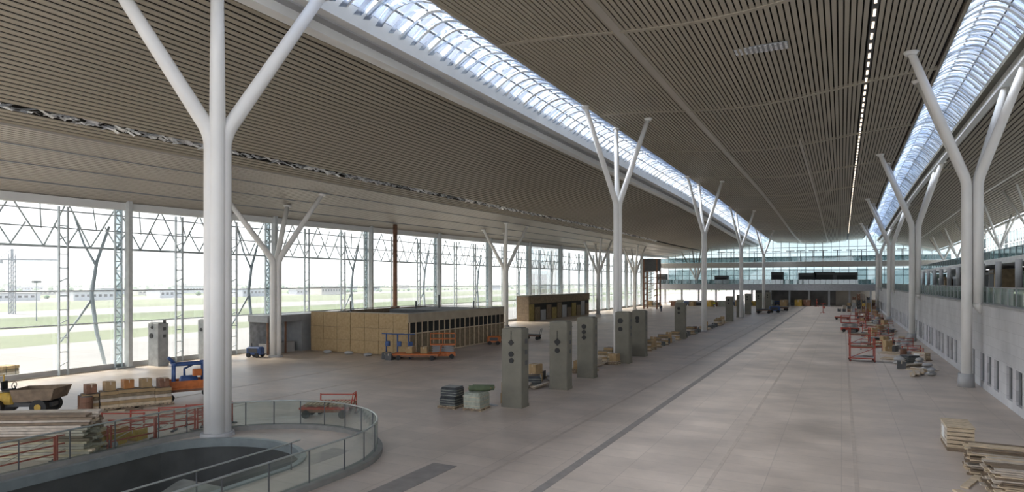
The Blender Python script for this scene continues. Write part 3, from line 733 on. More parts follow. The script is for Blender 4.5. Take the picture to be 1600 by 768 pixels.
for k, (px, py) in enumerate(PB):
    c = P(px, py); x, y = c.x - .625, c.y + .46; PIL.append((x, y))
    pillar(LP_[k], x, y, 4.4 if k != 4 else 4.3, PORTS[min(k, 5)], 'service pillars along the hall')
M_pl = mat('pillar_pale', (.36, .37, .37), .7, var=.2)
pillar('pale pillar near the glass facade behind the blue rig', -51.25, P(247, 572).y + .5, 3.55, [(-.2, 2.5, .22, 0), (-.1, 3.2, .15, 1)], 'pillars by the facade', 1.3, .95, M_pl)
pillar('pale and rusty pillar near the glass facade left of the largest column', -51.3, P(315, 561).y + .3, 3.6, [(-.2, 2.7, .16, 0)], 'pillars by the facade', 1.3, .9, M_pl)

# ---------------------------------------------------------------- plywood enclosures
ex0, ex1, ey0, ey1, eh = -48.3, -36.2, 50.2, 69.6, 4.0
en = thing('site_enclosure', 'large tan plywood hoarding enclosure with an open top', 'enclosure', (ex0, ey0, 0))
EW, EL = ex1 - ex0, ey1 - ey0
for c in range(7):
    wpan = EW / 7
    for r_, (z0, z1) in enumerate([(0.05, 1.3), (1.3, 2.55), (2.55, 4.0)]):
        j = random.uniform(-.02, .02)
        b = MB(); b.bb((c * wpan + .02, -.06 + j, z0 + .012), ((c + 1) * wpan - .02, .02 + j, z1 - .012))
        b.build('front_panel', M_osb, en)
b = MB(); b.bb((.0, .03, .0), (EW - .05, .1, eh - .05)); b.bb((0, .1, 0), (.1, EL, eh - .1)); b.bb((.1, EL - .1, 0), (EW, EL, eh - .1)); b.build('backing', M_woodd, en)
b = MB(); b.bb((EW - .06, -.05, 3.15), (EW + .04, EL, eh)); b.build('side_fascia', mat('fascia_board', (.40, .33, .235), .8, var=.12, scale=1), en)
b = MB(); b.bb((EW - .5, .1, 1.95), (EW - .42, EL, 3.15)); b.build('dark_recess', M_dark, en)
for c in range(13):
    y0 = c * EL / 13; b = MB(); b.bb((EW - .1, y0 + .03, .06), (EW - .02, y0 + EL / 13 - .03, 2.05)); b.build('side_panel', M_osbd, en)
for c in range(20):
    y0 = .15 + c * (EL - .3) / 19; b = MB(); b.box((EW + .03, y0, 1.6), (.08, .07, 3.2)); b.build('stud', M_wood, en)
b = MB(); b.box((EW + .07, EL / 2, 2.12), (.06, EL, .1)); b.box((EW + .07, EL / 2, .1), (.06, EL, .12)); b.build('side_rail', M_wood, en)
b = MB(); b.bb((-.06, -.08, eh - .02), (EW + .05, .28, eh + .06)); b.bb((EW - .3, .28, eh - .02), (EW + .05, EL, eh + .06)); b.bb((-.06, .28, eh - .02), (.25, EL, eh + .06)); b.bb((.25, EL - .3, eh - .02), (EW - .3, EL, eh + .06))
b.build('coping', mat('coping_grey', (.36, .34, .30), .8), en)
b = MB(); b.bb((.25, .28, 3.3), (EW - .3, EL - .3, 3.4)); b.build('inner_deck', mat('deck_dark', (.17, .16, .145), .8, var=.3), en)
b = MB(); b.bb((3, 9, 3.4), (EW - .8, EL - 1.2, 3.95)); b.bb((1.5, 2, 3.4), (4.5, 5, 3.75)); b.build('deck_upstand', M_dgrey, en)
for k, (dx, dy, hh) in enumerate([(2.6, 3, 1.1), (6, 14.5, 1.6), (4.5, 12, .9), (9, 17.5, .8)]):
    b = MB(); b.tube((dx, dy, 3.4), (dx, dy, 3.9 + hh), .09, n=8); b.build('vent_pipe', M_dgrey, en)
sx0, sy0 = -49.2, 104.0
e2 = thing('site_enclosure', 'smaller mottled plywood enclosure against the far facade', 'enclosure', (sx0 - 2.4, sy0, 0))
b = MB(); b.bb((0, 0, 0), (2.4, .08, 4.4)); b.build('front_panel', M_woodd, e2)
b = MB(); b.bb((2.3, 0, 3.1), (2.45, 31, 4.5)); b.build('side_fascia', M_osbd, e2)
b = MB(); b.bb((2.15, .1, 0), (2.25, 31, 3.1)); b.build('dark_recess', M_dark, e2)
for c in range(12):
    y0 = c * 2.58 + .1
    b = MB(); b.bb((2.3, y0, 0), (2.4, y0 + 2.2, 3.0 - (c * 7 % 5) * .28)); b.build('side_panel', [mat('panel_ochre', (.33, .25, .08), .8, var=.3), M_osbd, M_concl, M_woodd][c % 4], e2)
b = MB(); b.bb((-.05, -.05, 4.4), (2.5, 31.1, 4.55)); b.build('coping', M_conc, e2)
# brown steel post behind the enclosure, lattice shaft far away
b = MB(); r = thing('steel_post', 'rust brown steel post rising behind the plywood enclosure', 'post', (-50.6, 67.3, 0))
b.tube((0, 0, 0), (0, 0, z_left(-50.6, 67.3) - .05), .28, n=12); b.build('shaft', M_rust, r, smooth=True)
b = MB(); b.box((0, 0, 3.6), (.8, .8, .5)); b.build('clamp', M_rust, r)
r = thing('lift_shaft', 'dark brown lattice shaft behind the far facade columns', 'shaft', (-44.0, 168, 0))
b = MB()
for sx in (-1, 1):
    for sy in (-1, 1): b.box((sx * 1.7, sy * 1.7, 6.5), (.35, .35, 13))
b.build('corner_post', M_rust, r)
b = MB(); z = .6
while z < 12.6:
    b.box((0, -1.7, z), (3.4, .16, .2)); b.box((1.7, 0, z), (.16, 3.4, .2)); b.bar((-1.7, -1.7, z), (1.7, -1.7, min(12.9, z + 1.5)), .13); z += 1.5
b.build('lattice', M_woodd, r)
b = MB(); b.box((0, 0, 11.4), (3.7, 3.7, 3.2)); b.build('machine_box', M_dgrey, r)
# open site shed by the facade, behind the second forked column
sc_ = P(418, 551)
sh = thing('site_shed', 'dark open-fronted site shed beside the facade behind the forked column', 'shed', (-51.4, 45.0, 0))
b = MB(); b.bb((0, 0, 3.1), (2.6, 8.6, 3.75)); b.build('roof', M_grey, sh)
b = MB(); b.bb((.1, 4.6, 0), (2.4, 8.5, 3.1)); b.build('rear_cabin', M_grey, sh)
b = MB(); b.bb((.0, .1, 0), (.12, 4.6, 3.1)); b.build('back_panel', mat('shed_panel', (.42, .44, .46), .6, var=.3), sh)
for yy in (.15, 2.4): 
    b = MB(); b.box((2.45, yy, 1.55), (.14, .14, 3.1)); b.build('post', M_rust, sh)
b = MB(); b.box((1.4, 2.3, .5), (1.1, 3.6, 1.0)); b.build('bench', M_concl, sh)

# ---------------------------------------------------------------- oval glass balustrade
br = thing('glass_balustrade', 'round-ended green glass balustrade around the floor opening', 'balustrade', (0, 0, 0))
BX, BY, BR, BH = -21.3, 18.4, 5.2, 1.32
path = []
y = -8.0
while y < BY - .5: path.append((BX - BR, y)); y += 1.75
na = 13
path += [(BX - BR * math.cos(PI * i / na), BY + BR * 1.02 * math.sin(PI * i / na)) for i in range(na + 1)]
y = BY - 1.75
while y > 4: path.append((BX + BR, y)); y -= 1.75
def arcseg(a, b_):
    """points between two path posts, following the round end"""
    if a[1] >= BY - .01 and b_[1] >= BY - .01:
        t0 = math.atan2((a[1] - BY) / 1.02, a[0] - BX); t1 = math.atan2((b_[1] - BY) / 1.02, b_[0] - BX)
        return [(BX + BR * math.cos(t0 + (t1 - t0) * i / 5), BY + BR * 1.02 * math.sin(t0 + (t1 - t0) * i / 5)) for i in range(6)]
    return [a, b_]
full = []
for i in range(len(path) - 1):
    sg = arcseg(path[i], path[i + 1]); full += sg if not full else sg[1:]
    b = MB()
    for (x, y) in sg: b.v += [Vector((x, y, .18)), Vector((x, y, BH - .02))]
    for j in range(len(sg) - 1): b.f.append([2 * j, 2 * j + 2, 2 * j + 3, 2 * j + 1])
    b.build('glass_panel', M_gbal, br)
for (x, y) in path:
    b = MB(); b.box((x, y, BH / 2), (.035, .035, BH)); b.build('post', M_dgrey, br)
b = MB(); b.sweep([(x, y, BH) for x, y in full], .035, 8); b.build('top_rail', mat('rail_steel', (.45, .48, .46), .3, metal=.7), br, smooth=True)
def offpath(pts, d):
    out = []
    for i, p in enumerate(pts):
        a = Vector(pts[max(i - 1, 0)]); c = Vector(pts[min(i + 1, len(pts) - 1)]); t = (c - a).normalized(); out.append((p[0] - t.y * d, p[1] + t.x * d))
    return out
o1, o2 = offpath(full, .22), offpath(full, -.16); k = len(full)
b = MB(); b.add([(x, y, .2) for x, y in o1] + [(x, y, .2) for x, y in o2] + [(x, y, 0) for x, y in o1] + [(x, y, 0) for x, y in o2],
      [(i, i + 1, k + i + 1, k + i) for i in range(k - 1)] + [(i, i + 1, 2 * k + i + 1, 2 * k + i) for i in range(k - 1)] + [(k + i, k + i + 1, 3 * k + i + 1, 3 * k + i) for i in range(k - 1)])
b.build('kerb', mat('kerb_stone', (.21, .205, .19), .7), br)
# handrail inside, along the near edge of the opening
hr = thing('handrail', 'thin steel handrail along the near edge of the floor opening', 'handrail', (0, 0, 0))
hp = [(HXC + 4.0, y, 1.0) for y in (4, 8, 12, 16, 17.6)] + [(HXC + 3.85, 18.6, .98)]
b = MB(); b.sweep(hp, .03, 7); b.build('rail', MATS['rail_steel'], hr, smooth=True)
for y in (6, 10, 14, 18):
    b = MB(); b.tube((HXC + 4.0, y, 0), (HXC + 4.0, y, 1.0), .025, n=6); b.build('post', M_dgrey, hr)
# ---------------------------------------------------------------- goods, machines and site clutter
PROTO = {}
def take(kind, make, loc, rz, label, group=None, scale=None):
    """first call builds the kind, later calls copy it with its parts"""
    if kind not in PROTO:
        r = make(); PROTO[kind] = r; r.location = loc; r.rotation_euler = (0, 0, rz); r['label'] = label
        if group: r['group'] = group
        if scale: r.scale = (scale,) * 3
        return r
    r = dup(PROTO[kind], loc, rz, label, group, scale or 1.0)
    if not group and 'group' in r: del r['group']
    return r
def mk_pallet():
    r = thing('pallet', '', 'pallet')
    for i in range(6):
        b = MB(); b.box((-.5 + .2 * i, 0, .13), (.13, 1.2, .022)); b.build('deck_board', M_wood, r)
    for y in (-.55, 0, .55):
        b = MB(); b.box((0, y, .07), (1.1, .1, .095)); b.build('stringer', M_woodd, r)
    for i in (-.5, 0, .5):
        b = MB(); b.box((i, 0, .011), (.12, 1.2, .022)); b.build('bottom_board', M_wood, r)
    return r
def mk_carton(m=None, nm='carton'):
    def f():
        r = thing(nm, '', 'box'); b = MB(); b.cbox((0, 0, .3), (.62, .8, .6), .015); b.build('body', m or M_card, r)
        b = MB(); b.box((0, 0, .603), (.06, .8, .006)); b.box((0, -.402, .5), (.06, .005, .2)); b.build('tape', M_woodg, r)
        b = MB(); b.box((.17, -.11, .612), (.28, .5, .012)); b.build('flap', M_wood, r)
        return r
    return f
def mk_tiles():
    r = thing('tile_stack', '', 'stack'); rng = random.Random(11)
    for i in range(5):
        b = MB(); b.cbox((rng.uniform(-.03, .03), rng.uniform(-.03, .03), .1 + .2 * i), (.98, 1.08, .185), .02); b.build('tile_pack', [M_wood, M_card, M_woodg, M_osbd, M_card][i], r)
    for y in (-.3, .3):
        b = MB(); b.box((0, y, .505), (1.02, .03, 1.02)); b.build('strap', M_dgrey, r)
    return r
def mk_drum():
    r = thing('drum', '', 'drum'); b = MB()
    b.sweep([(0, 0, 0), (0, 0, .28), (0, 0, .3), (0, 0, .32), (0, 0, .58), (0, 0, .6), (0, 0, .62), (0, 0, .88)], [.28, .28, .3, .28, .28, .3, .28, .28], 18); b.build('barrel', M_rust, r)
    b = MB(); b.tube((0, 0, .88), (0, 0, .9), .27, n=18); b.build('lid', M_dgrey, r); return r
def mk_sack():
    r = thing('sack', '', 'sack'); b = MB(); pts = [(-.42, 0, .13), (-.36, 0, .14), (-.15, 0, .16), (.15, 0, .16), (.36, 0, .14), (.42, 0, .13)]
    b.sweep(pts, [.05, .12, .16, .16, .12, .05], 10); b.v = [Vector((v.x, v.y * 1.7, max(0, v.z))) for v in b.v]; b.build('bag', M_concl, r, smooth=True)
    b = MB(); b.box((.44, 0, .13), (.06, .22, .02)); b.box((-.44, 0, .13), (.06, .22, .02)); b.build('seam', M_woodg, r); return r
def mk_plank(L, m, seed, th=.05):
    def f():
        rng = random.Random(seed); b = MB(); k = 5
        ys = [-L / 2 + L * i / k for i in range(k + 1)]
        for i, y in enumerate(ys):
            dx, dz = rng.uniform(-.012, .012), rng.uniform(0, .012)
            b.v += [Vector((-.12 + dx, y, dz)), Vector((.12 + dx, y, dz)), Vector((.12 + dx, y, th + dz)), Vector((-.12 + dx, y, th + dz))]
        for i in range(k):
            for q in range(4): b.f.append([4 * i + q, 4 * i + (q + 1) % 4, 4 * i + 4 + (q + 1) % 4, 4 * i + 4 + q])
        b.f += [[3, 2, 1, 0], [4 * k, 4 * k + 1, 4 * k + 2, 4 * k + 3]]
        return tag(b.build('board', m), '', 'board')
    return f
def mk_barrier():
    r = thing('safety_barrier', '', 'barrier')
    for x in (-.95, .95):
        b = MB(); b.box((x, 0, .52), (.06, .06, 1.04)); b.build('post', M_red, r)
        b = MB(); b.box((x, 0, .03), (.12, .6, .06)); b.build('foot', M_dgrey, r)
    for z in (.35, .68, 1.0):
        b = MB(); b.box((0, 0, z), (1.95, .045, .05)); b.build('rail', M_red, r)
    b = MB()
    b.bar((-.9, 0, .38), (.9, 0, .98), .03); b.build('brace', M_woodg, r); return r
def mk_trolley(m, L=2.4, W=1.1, hz=.55, nm='flatbed_trolley', side=0):
    def f():
        r = thing(nm, '', 'trolley'); b = MB(); b.cbox((0, 0, hz), (L, W, .12), .02); b.build('deck', m, r)
        b = MB()
        for y in (-W / 2 + .06, W / 2 - .06): b.box((0, y, hz - .13), (L * .96, .08, .14))
        b.build('chassis', M_rust, r)
        if side:
            for y in (-W / 2 + .03, W / 2 - .03):
                b = MB(); b.box((0, y, hz + .06 + side / 2), (L, .05, side)); b.build('side_board', m, r)
        for x in (-L * .36, L * .36):
            for y in (-W / 2, W / 2):
                b = MB(); b.tube((x, y - .07, .21), (x, y + .07, .21), .21, n=16); b.build('wheel', M_black, r)
        b = MB(); b.sweep([(L / 2, -.3, hz), (L / 2 + .15, -.3, hz + .75), (L / 2 + .15, .3, hz + .75), (L / 2, .3, hz)], .03, 7); b.build('handle', m, r, smooth=True)
        return r
    return f
def mk_scaffold():
    """red wheeled access frame"""
    r = thing('access_frame', '', 'scaffold')
    for x in (-.95, .95):
        for y in (-.65, .65):
            b = MB(); b.box((x, y, 1.05), (.08, .08, 2.0)); b.build('leg', M_red, r)
            b = MB(); b.tube((x, y - .04, .1), (x, y + .04, .1), .1, n=12); b.build('castor', M_black, r)
    for z in (.3, 1.25):
        b = MB(); b.box((0, -.65, z), (1.9, .07, .08)); b.build('rail', M_red, r)
        b = MB(); b.box((0, .65, z), (1.9, .07, .08)); b.build('rail', M_red, r)
    for x in (-.95, .95):
        b = MB(); b.box((x, 0, .3), (.07, 1.3, .08)); b.build('side_rail', M_red, r)
        b = MB(); b.box((x, 0, 2.0), (.07, 1.3, .08)); b.build('side_rail', M_red, r)
    b = MB(); b.box((0, 0, 1.33), (1.85, 1.25, .08)); b.build('platform', M_woodd, r)
    b = MB(); b.box((0, 0, .4), (1.8, 1.2, .1)); b.build('base_tray', M_concl, r)
    b = MB(); b.bar((-.95, -.65, .35), (.95, -.65, 1.25), .05); b.build('brace', M_red, r)
    return r
def mk_scissor(m):
    def f():
        r = thing('scissor_lift', '', 'lift'); b = MB(); b.cbox((0, 0, .42), (2.3, .85, .36), .04); b.build('chassis', m, r)
        for x in (-.8, .8):
            for y in (-.42, .42):
                b = MB(); b.tube((x, y - .08, .22), (x, y + .08, .22), .22, n=16); b.build('wheel', M_black, r)
        for y in (-.3, .3):
            for k in range(3):
                z0 = .62 + .2 * k
                b = MB(); b.bar((-1, y, z0), (1, y, z0 + .2), .07); b.build('scissor_arm', M_grey, r)
                b = MB(); b.bar((1, y, z0), (-1, y, z0 + .2), .07); b.build('scissor_arm', M_grey, r)
        b = MB(); b.box((0, 0, 1.28), (2.3, .85, .1)); b.build('platform', m, r)
        b = MB()
        P_ = [(-1.12, -.4), (1.12, -.4), (1.12, .4), (-1.12, .4), (-1.12, -.4)]
        for z in (1.8, 2.3): b.sweep([(x, y, z) for x, y in P_], .03, 6)
        for x in (-1.12, 0, 1.12):
            for y in (-.4, .4): b.tube((x, y, 1.3), (x, y, 2.3), .03, n=6)
        b.build('guard_rail', m, r)
        b = MB(); b.box((1.0, 0, 2.05), (.2, .4, .3)); b.build('control_box', M_dgrey, r)
        return r
    return f
def mk_rig():
    r = thing('pump_rig', '', 'machine'); P4 = [(-.8, -.4), (-.8, .4), (.8, .4), (.8, -.4)]
    for x, y in P4:
        b = MB(); b.tube((x, y, 0), (x, y, 1.35), .07, n=8); b.build('upright', M_blue, r, smooth=True)
    b = MB()
    for x, y in P4: b.tube((x, y, 1.3), (x, y, 1.44), .13, n=10)
    b.sweep([(x, y, 1.32) for x, y in P4 + P4[:1]], .08, 8); b.build('top_frame', M_blue, r)
    b = MB(); b.sweep([(-.5, 0, .32), (-.4, 0, .32), (.4, 0, .32), (.5, 0, .32)], [.15, .3, .3, .15], 16); b.build('tank', M_blue, r, smooth=True)
    b = MB(); b.sweep([(-.75, 0, 1.4), (-.95, 0, 1.6), (-1.1, 0, 1.75)], .09, 8); b.sweep([(-.2, .1, .5), (-.2, .2, 1.0), (.3, .2, 1.25)], .07, 8); b.build('hose', M_blue, r, smooth=True)
    b = MB(); b.cbox((.45, -.2, .8), (.5, .4, .4), .05); b.build('motor', M_orange, r)
    return r
def mk_stand(m, nm='hoist_stand'):
    def f():
        r = thing(nm, '', 'stand')
        b = MB(); b.tube((0, 0, .1), (0, 0, 2.2), .07, n=10); b.build('mast', m, r, smooth=True)
        for a in range(3):
            c, s = math.cos(a * 2.1 + .4), math.sin(a * 2.1 + .4); b = MB(); b.bar((0, 0, .3), (c * .6, s * .6, .04), .08); b.build('leg', m, r)
        b = MB(); b.cbox((.15, 0, 1.3), (.4, .3, .45), .04); b.build('winch', m, r)
        b = MB(); b.bar((-.5, 0, 2.2), (.6, 0, 2.2), .09); b.build('cross_head', m, r); return r
    return f
def mk_crate():
    r = thing('crate', '', 'crate'); 
    for i in range(5):
        z = .17 + .17 * i
        for y in (-.95, .95):
            b = MB(); b.box((0, y, z), (.96, .03, .13)); b.build('slat', M_wood, r)
        for x in (-.46, .46):
            b = MB(); b.box((x, 0, z), (.03, 1.86, .13)); b.build('slat', M_woodg, r)
    for x in (-.43, .43):
        for y in (-.9, .9):
            b = MB(); b.box((x, y, .47), (.08, .08, .94)); b.build('corner_post', M_woodd, r)
    b = MB(); b.box((0, 0, .96), (1.02, 2.0, .035)); b.build('lid', M_wood, r)
    b = MB(); b.box((0, -.2, .05), (1.0, 2.0, .1)); b.build('base', M_woodd, r)
    b = MB(); b.box((-.485, .2, .55), (.012, .8, .5)); b.build('paper_sheet', M_white, r); return r
def mk_roll():
    r = thing('fabric_roll', '', 'roll'); b = MB(); b.tube((-.6, 0, .15), (.6, 0, .15), .15, n=14); b.build('roll_body', mat('green_cloth', (.10, .13, .07), .8, var=.3), r, smooth=True)
    b = MB(); b.tube((-.64, 0, .15), (.64, 0, .15), .05, n=8); b.build('core', M_card, r); return r
def mk_load(m, h=.46, nm='wrapped_load', dx=1.0, dy=1.0):
    def f():
        r = thing(nm, '', 'load'); b = MB(); b.cbox((0, 0, h / 2), (dx, dy, h), .06); b.build('goods', m, r)
        b = MB()
        for k in range(3): b.cbox((0, 0, h * (.2 + .3 * k)), (dx + .03, dy + .03, .03), .05)
        b.build('wrap_band', M_wrap if m is M_wrapd else M_wood, r)
        b = MB(); b.cbox((0, 0, h + .02), (dx * .93, dy * .93, .05), .03); b.build('top_cover', m, r); return r
    return f
def mk_engine(m, nm='compressor'):
    def f():
        r = thing(nm, '', 'machine'); b = MB(); b.cbox((0, 0, .62), (1.5, .8, .7), .1); b.build('hood', m, r)
        for x in (-.45, .45):
            for y in (-.4, .4):
                b = MB(); b.tube((x, y - .08, .22), (x, y + .08, .22), .22, n=16); b.build('wheel', M_black, r)
        b = MB(); b.bar((.75, 0, .4), (1.3, 0, .3), .07); b.build('tow_bar', M_dgrey, r)
        b = MB(); b.tube((-.4, 0, .95), (-.4, 0, 1.3), .05, n=8); b.build('exhaust', M_dgrey, r)
        b = MB(); b.box((0, -.405, .65), (.9, .02, .35)); b.build('grille', M_dgrey, r); return r
    return f
def mk_dumper():
    r = thing('site_dumper', '', 'vehicle')
    b = MB(); b.add([(-.1, -.75, .7), (1.75, -.75, .8), (1.75, .75, .8), (-.1, .75, .7), (-.25, -.8, 1.35), (1.95, -.85, 1.4), (1.95, .85, 1.4), (-.25, .8, 1.35)],
        [(0, 3, 2, 1), (0, 1, 5, 4), (1, 2, 6, 5), (2, 3, 7, 6), (3, 0, 4, 7)]); b.build('skip', M_woodd, r)
    b = MB(); b.cbox((-1.0, 0, .85), (1.3, .9, .6), .1); b.build('engine_cover', M_yellow, r)
    b = MB(); b.box((0, 0, .5), (3.1, .6, .22)); b.build('chassis', M_dgrey, r)
    for x in (-1.1, 1.1):
        for y in (-.62, .62):
            b = MB(); b.tube((x, y - .14, .42), (x, y + .14, .42), .42, n=20); q = b.build('wheel', M_black, r)
            b = MB(); b.tube((x, y - .16, .42), (x, y + .16, .42), .17, n=12); b.build('hub', M_yellow, q)
    b = MB(); b.cbox((-.75, 0, 1.25), (.5, .5, .12), .04); b.cbox((-1.0, 0, 1.5), (.1, .5, .45), .03); b.build('seat', M_black, r)
    b = MB(); b.sweep([(-1.3, -.45, 1.1), (-1.3, -.45, 2.0), (-1.3, .45, 2.0), (-1.3, .45, 1.1)], .04, 8); b.build('roll_bar', M_yellow, r)
    b = MB(); b.tube((-.35, 0, 1.1), (-.5, 0, 1.5), .03, n=6); b.sweep([(-.5 + .02 * math.cos(a), .2 * math.sin(a), 1.5 + .18 * math.cos(a)) for a in [i * PI / 5 for i in range(11)]], .02, 5, cap=False); b.build('steering_wheel', M_black, r)
    return r
COUNT = {}
def lay(z0=0.0): return z0
def board_stack(cx, cy, rz, layers, per, L, wd, what, grp, mats, jit=.06, z0=0.0, drop=.1, seed=1, st=.066):
    rng = random.Random(seed)
    for l in range(layers):
        for p in range(per):
            if rng.random() < drop: continue
            m = rng.choice(mats); kind = 'board%s%.1f' % (m.name, L)
            u = (p - (per - 1) / 2) * wd + rng.uniform(-.02, .02); v = rng.uniform(-jit, jit) * L
            x = cx + u * math.cos(rz) - v * math.sin(rz); y = cy + u * math.sin(rz) + v * math.cos(rz)
            take(kind, mk_plank(L, m, 5, st - .016), (x, y, z0 + l * st), rz + rng.uniform(-.03, .03), '%s board in the %s' % ({'pale_timber': 'pale', 'grey_timber': 'grey-brown', 'dark_timber': 'dark brown'}[m.name], what), grp)

# wrapped pallets beside the nearest pillar
x, y = P(710, 639).x - .5, P(710, 639).y + .5
take('pallet', mk_pallet, (x, y, 0), 0, 'wooden pallet under the dark grey wrapped goods', 'pallets of wrapped goods')
take('loadd', mk_load(M_wrapd), (x, y, .145), 0, 'dark grey wrapped load resting on the left pallet near the first pillar')
take('loadd', None, (x + .03, y + .04, .655), .05, 'dark grey wrapped load on top of the other dark load')
x2, y2 = P(748, 643).x - .5, P(748, 643).y + .65
take('pallet', None, (x2, y2, 0), .03, 'wooden pallet under the pale green wrapped goods', 'pallets of wrapped goods')
take('loadp', mk_load(M_wrap, .78, dx=1.0, dy=1.25), (x2, y2, .145), .03, 'pale green plastic-wrapped load beside the nearest pillar')
take('roll', mk_roll, (x2 + .1, y2 + .15, .985), .5, 'dark green rolled cloth lying on the pale wrapped load')
take('roll', None, (x2 + .15, y2 + .5, .985), .4, 'second green rolled cloth, behind the first on the pale load')
x, y = PIL[0]
take('carton', mk_carton(), (x - .95, y + .9, 0), .2, 'brown cardboard box half hidden behind the nearest pillar')
take('carton', None, (x - .95, y + .9, .63), .35, 'brown cardboard box stacked on the box behind the nearest pillar')
take('plank2', mk_plank(1.6, M_concl, 3), (x - 1.7, y - .15, 0.0), 1.2, 'grey board lying flat at the foot of the nearest pillar')

# clutter between the pillars
def clutter(px0, py0, px1, py1, n_, where, kinds, seed, grid=None):
    """things of the given kinds between two floor points, no two touching"""
    rng = random.Random(seed); a, c = P(px0, py0), P(px1, py1); got = []; a.x -= .9
    for i in range(n_):
        for tr_ in range(40):
            u, v = rng.random(), rng.random(); x = a.x + (c.x - a.x) * u; y = a.y + (c.y - a.y) * v
            if all(math.hypot(x - q[0], y - q[1]) > q[2] + .5 for q in got) and all(abs(x - q[0]) > 1.2 or abs(y - q[1]) > 1.1 for q in PIL + [(-17.4, 54.8), (-17.4, 94.7), (-17.4, 133)]): break
        else: continue
        got.append((x, y, .6))
    todo = [(kinds[i % len(kinds)], q[0], q[1]) for i, q in enumerate(sorted(got, key=lambda q: q[1]))]
    putall(todo, where, rng, .4)
def putall(todo, where, rng, tw):
    ks = [t[0] for t in todo]
    for (k, x, y) in todo: MULTI[(k, where)] = ks.count(k) > 1
    for (k, x, y) in todo: put(k, x, y, rng.uniform(-tw, tw), where, rng)
USED, MULTI = {}, {}
def put(k, x, y, rz, where, rng):
    i = USED.get((k, where), 0); USED[(k, where)] = i + 1
    g = '%s %s' % ({'p': 'pallets and goods', 'c': 'cartons', 't': 'tile stacks', 'd': 'drums', 's': 'sacks', 'b': 'loose boards', 'w': 'dark wrapped loads', 'r': 'red barriers', 'g': 'grey cases', 'y': 'yellow cases', 'k': 'crates'}[k], where)
    q = where if not MULTI[(k, where)] else '%s, %s from near end' % (where, od(i))
    if k == 'p':
        take('pallet', None, (x, y, 0), rz, 'bare lower pallet %s' % q, g)
        take('pallet', None, (x, y, .15), rz + .08, 'bare upper pallet %s' % q, g)
        take('carton', None, (x + .2, y + .1, .3), rz, 'brown box on pallets %s' % q, g)
    if k == 'c':
        take('carton', None, (x, y, 0), rz, 'brown cardboard box on the floor %s' % q, g)
        take('carton', None, (x, y, .63), rz + .15, 'stacked upper cardboard box %s' % q, g)
    if k == 't':
        take('pallet', None, (x, y, 0), rz, 'pallet under strapped tiles %s' % q, g)
        take('tiles', mk_tiles, (x, y, .145), rz, 'strapped tan tile stack %s' % q, g, scale=rng.choice([.8, .9, 1.0]))
    if k == 'd': take('drum', mk_drum, (x, y, 0), rz, 'rust brown drum standing %s' % q, g)
    if k == 's':
        take('sack', mk_sack, (x, y, 0), rz, 'pale sack lying flat %s' % q, g)
        take('sack', None, (x + .03, y, .29), rz + .4, 'pale upper sack %s' % q, g)
    if k == 'b':
        for j in range(4): take('plankb%d' % (j % 2), mk_plank(2.2, M_woodg if j % 2 else M_wood, j), (x + .12 * j, y + rng.uniform(-.3, .3), .067 * j), rz + rng.uniform(-.12, .12), '%s loose board %s' % (['pale bottom', 'grey-brown lower', 'pale upper', 'grey-brown topmost'][j], q), g)
    if k == 'w': take('loadd', None, (x, y, 0), rz, 'dark wrapped load %s' % q, g, scale=rng.choice([.9, 1.2]))
    if k == 'r': take('barrier', mk_barrier, (x, y, 0), rz, 'red safety barrier standing %s' % q, g)
    if k == 'g': take('case', mk_carton(M_dgrey, 'tool_case'), (x, y, 0), rz, 'dark grey tool case standing %s' % q, g)
    if k == 'y': take('ycase', mk_carton(M_yellow, 'tool_case'), (x, y, 0), rz, 'dull yellow tool case standing %s' % q, g)
    if k == 'k': take('crate', mk_crate, (x, y, 0), rz, 'slatted wooden crate standing %s' % q, g, scale=rng.choice([.7, .85]))
clutter(826, 618, 864, 585, 9, 'between the first and second pillars', 'sbbwcsgtb', 21)
clutter(932, 585, 968, 555, 11, 'between the third and fourth pillars', 'ptbckbptt', 22)
clutter(1012, 553, 1058, 530, 16, 'between the fifth and sixth pillars', 'tctpctwtgcs', 23)
clutter(1074, 528, 1096, 516, 8, 'just past the sixth pillar', 'wwgtwd', 24)
clutter(1104, 518, 1134, 504, 11, 'before the seventh pillar', 'kcbwwgtc', 25)
r = take('case', mk_carton(M_rust, 'tool_case'), (0, 0, 0), 0, 'x') if False else None
b = MB(); b.cbox((0, 0, 1.1), (.7, .5, 2.2), .03)
r = thing('steel_cabinet', 'tall rust brown cabinet between the second and third pillars', 'cabinet', (PIL[2][0] - .6, PIL[2][1] + 1.6, 0)); b.build('carcass', M_rust, r)
b = MB(); b.box((0, -.26, 1.1), (.6, .02, 2.0)); d_ = b.build('door', M_rust, r); b = MB(); b.box((.22, -.285, 1.1), (.03, .03, .2)); b.build('handle', M_dgrey, d_)
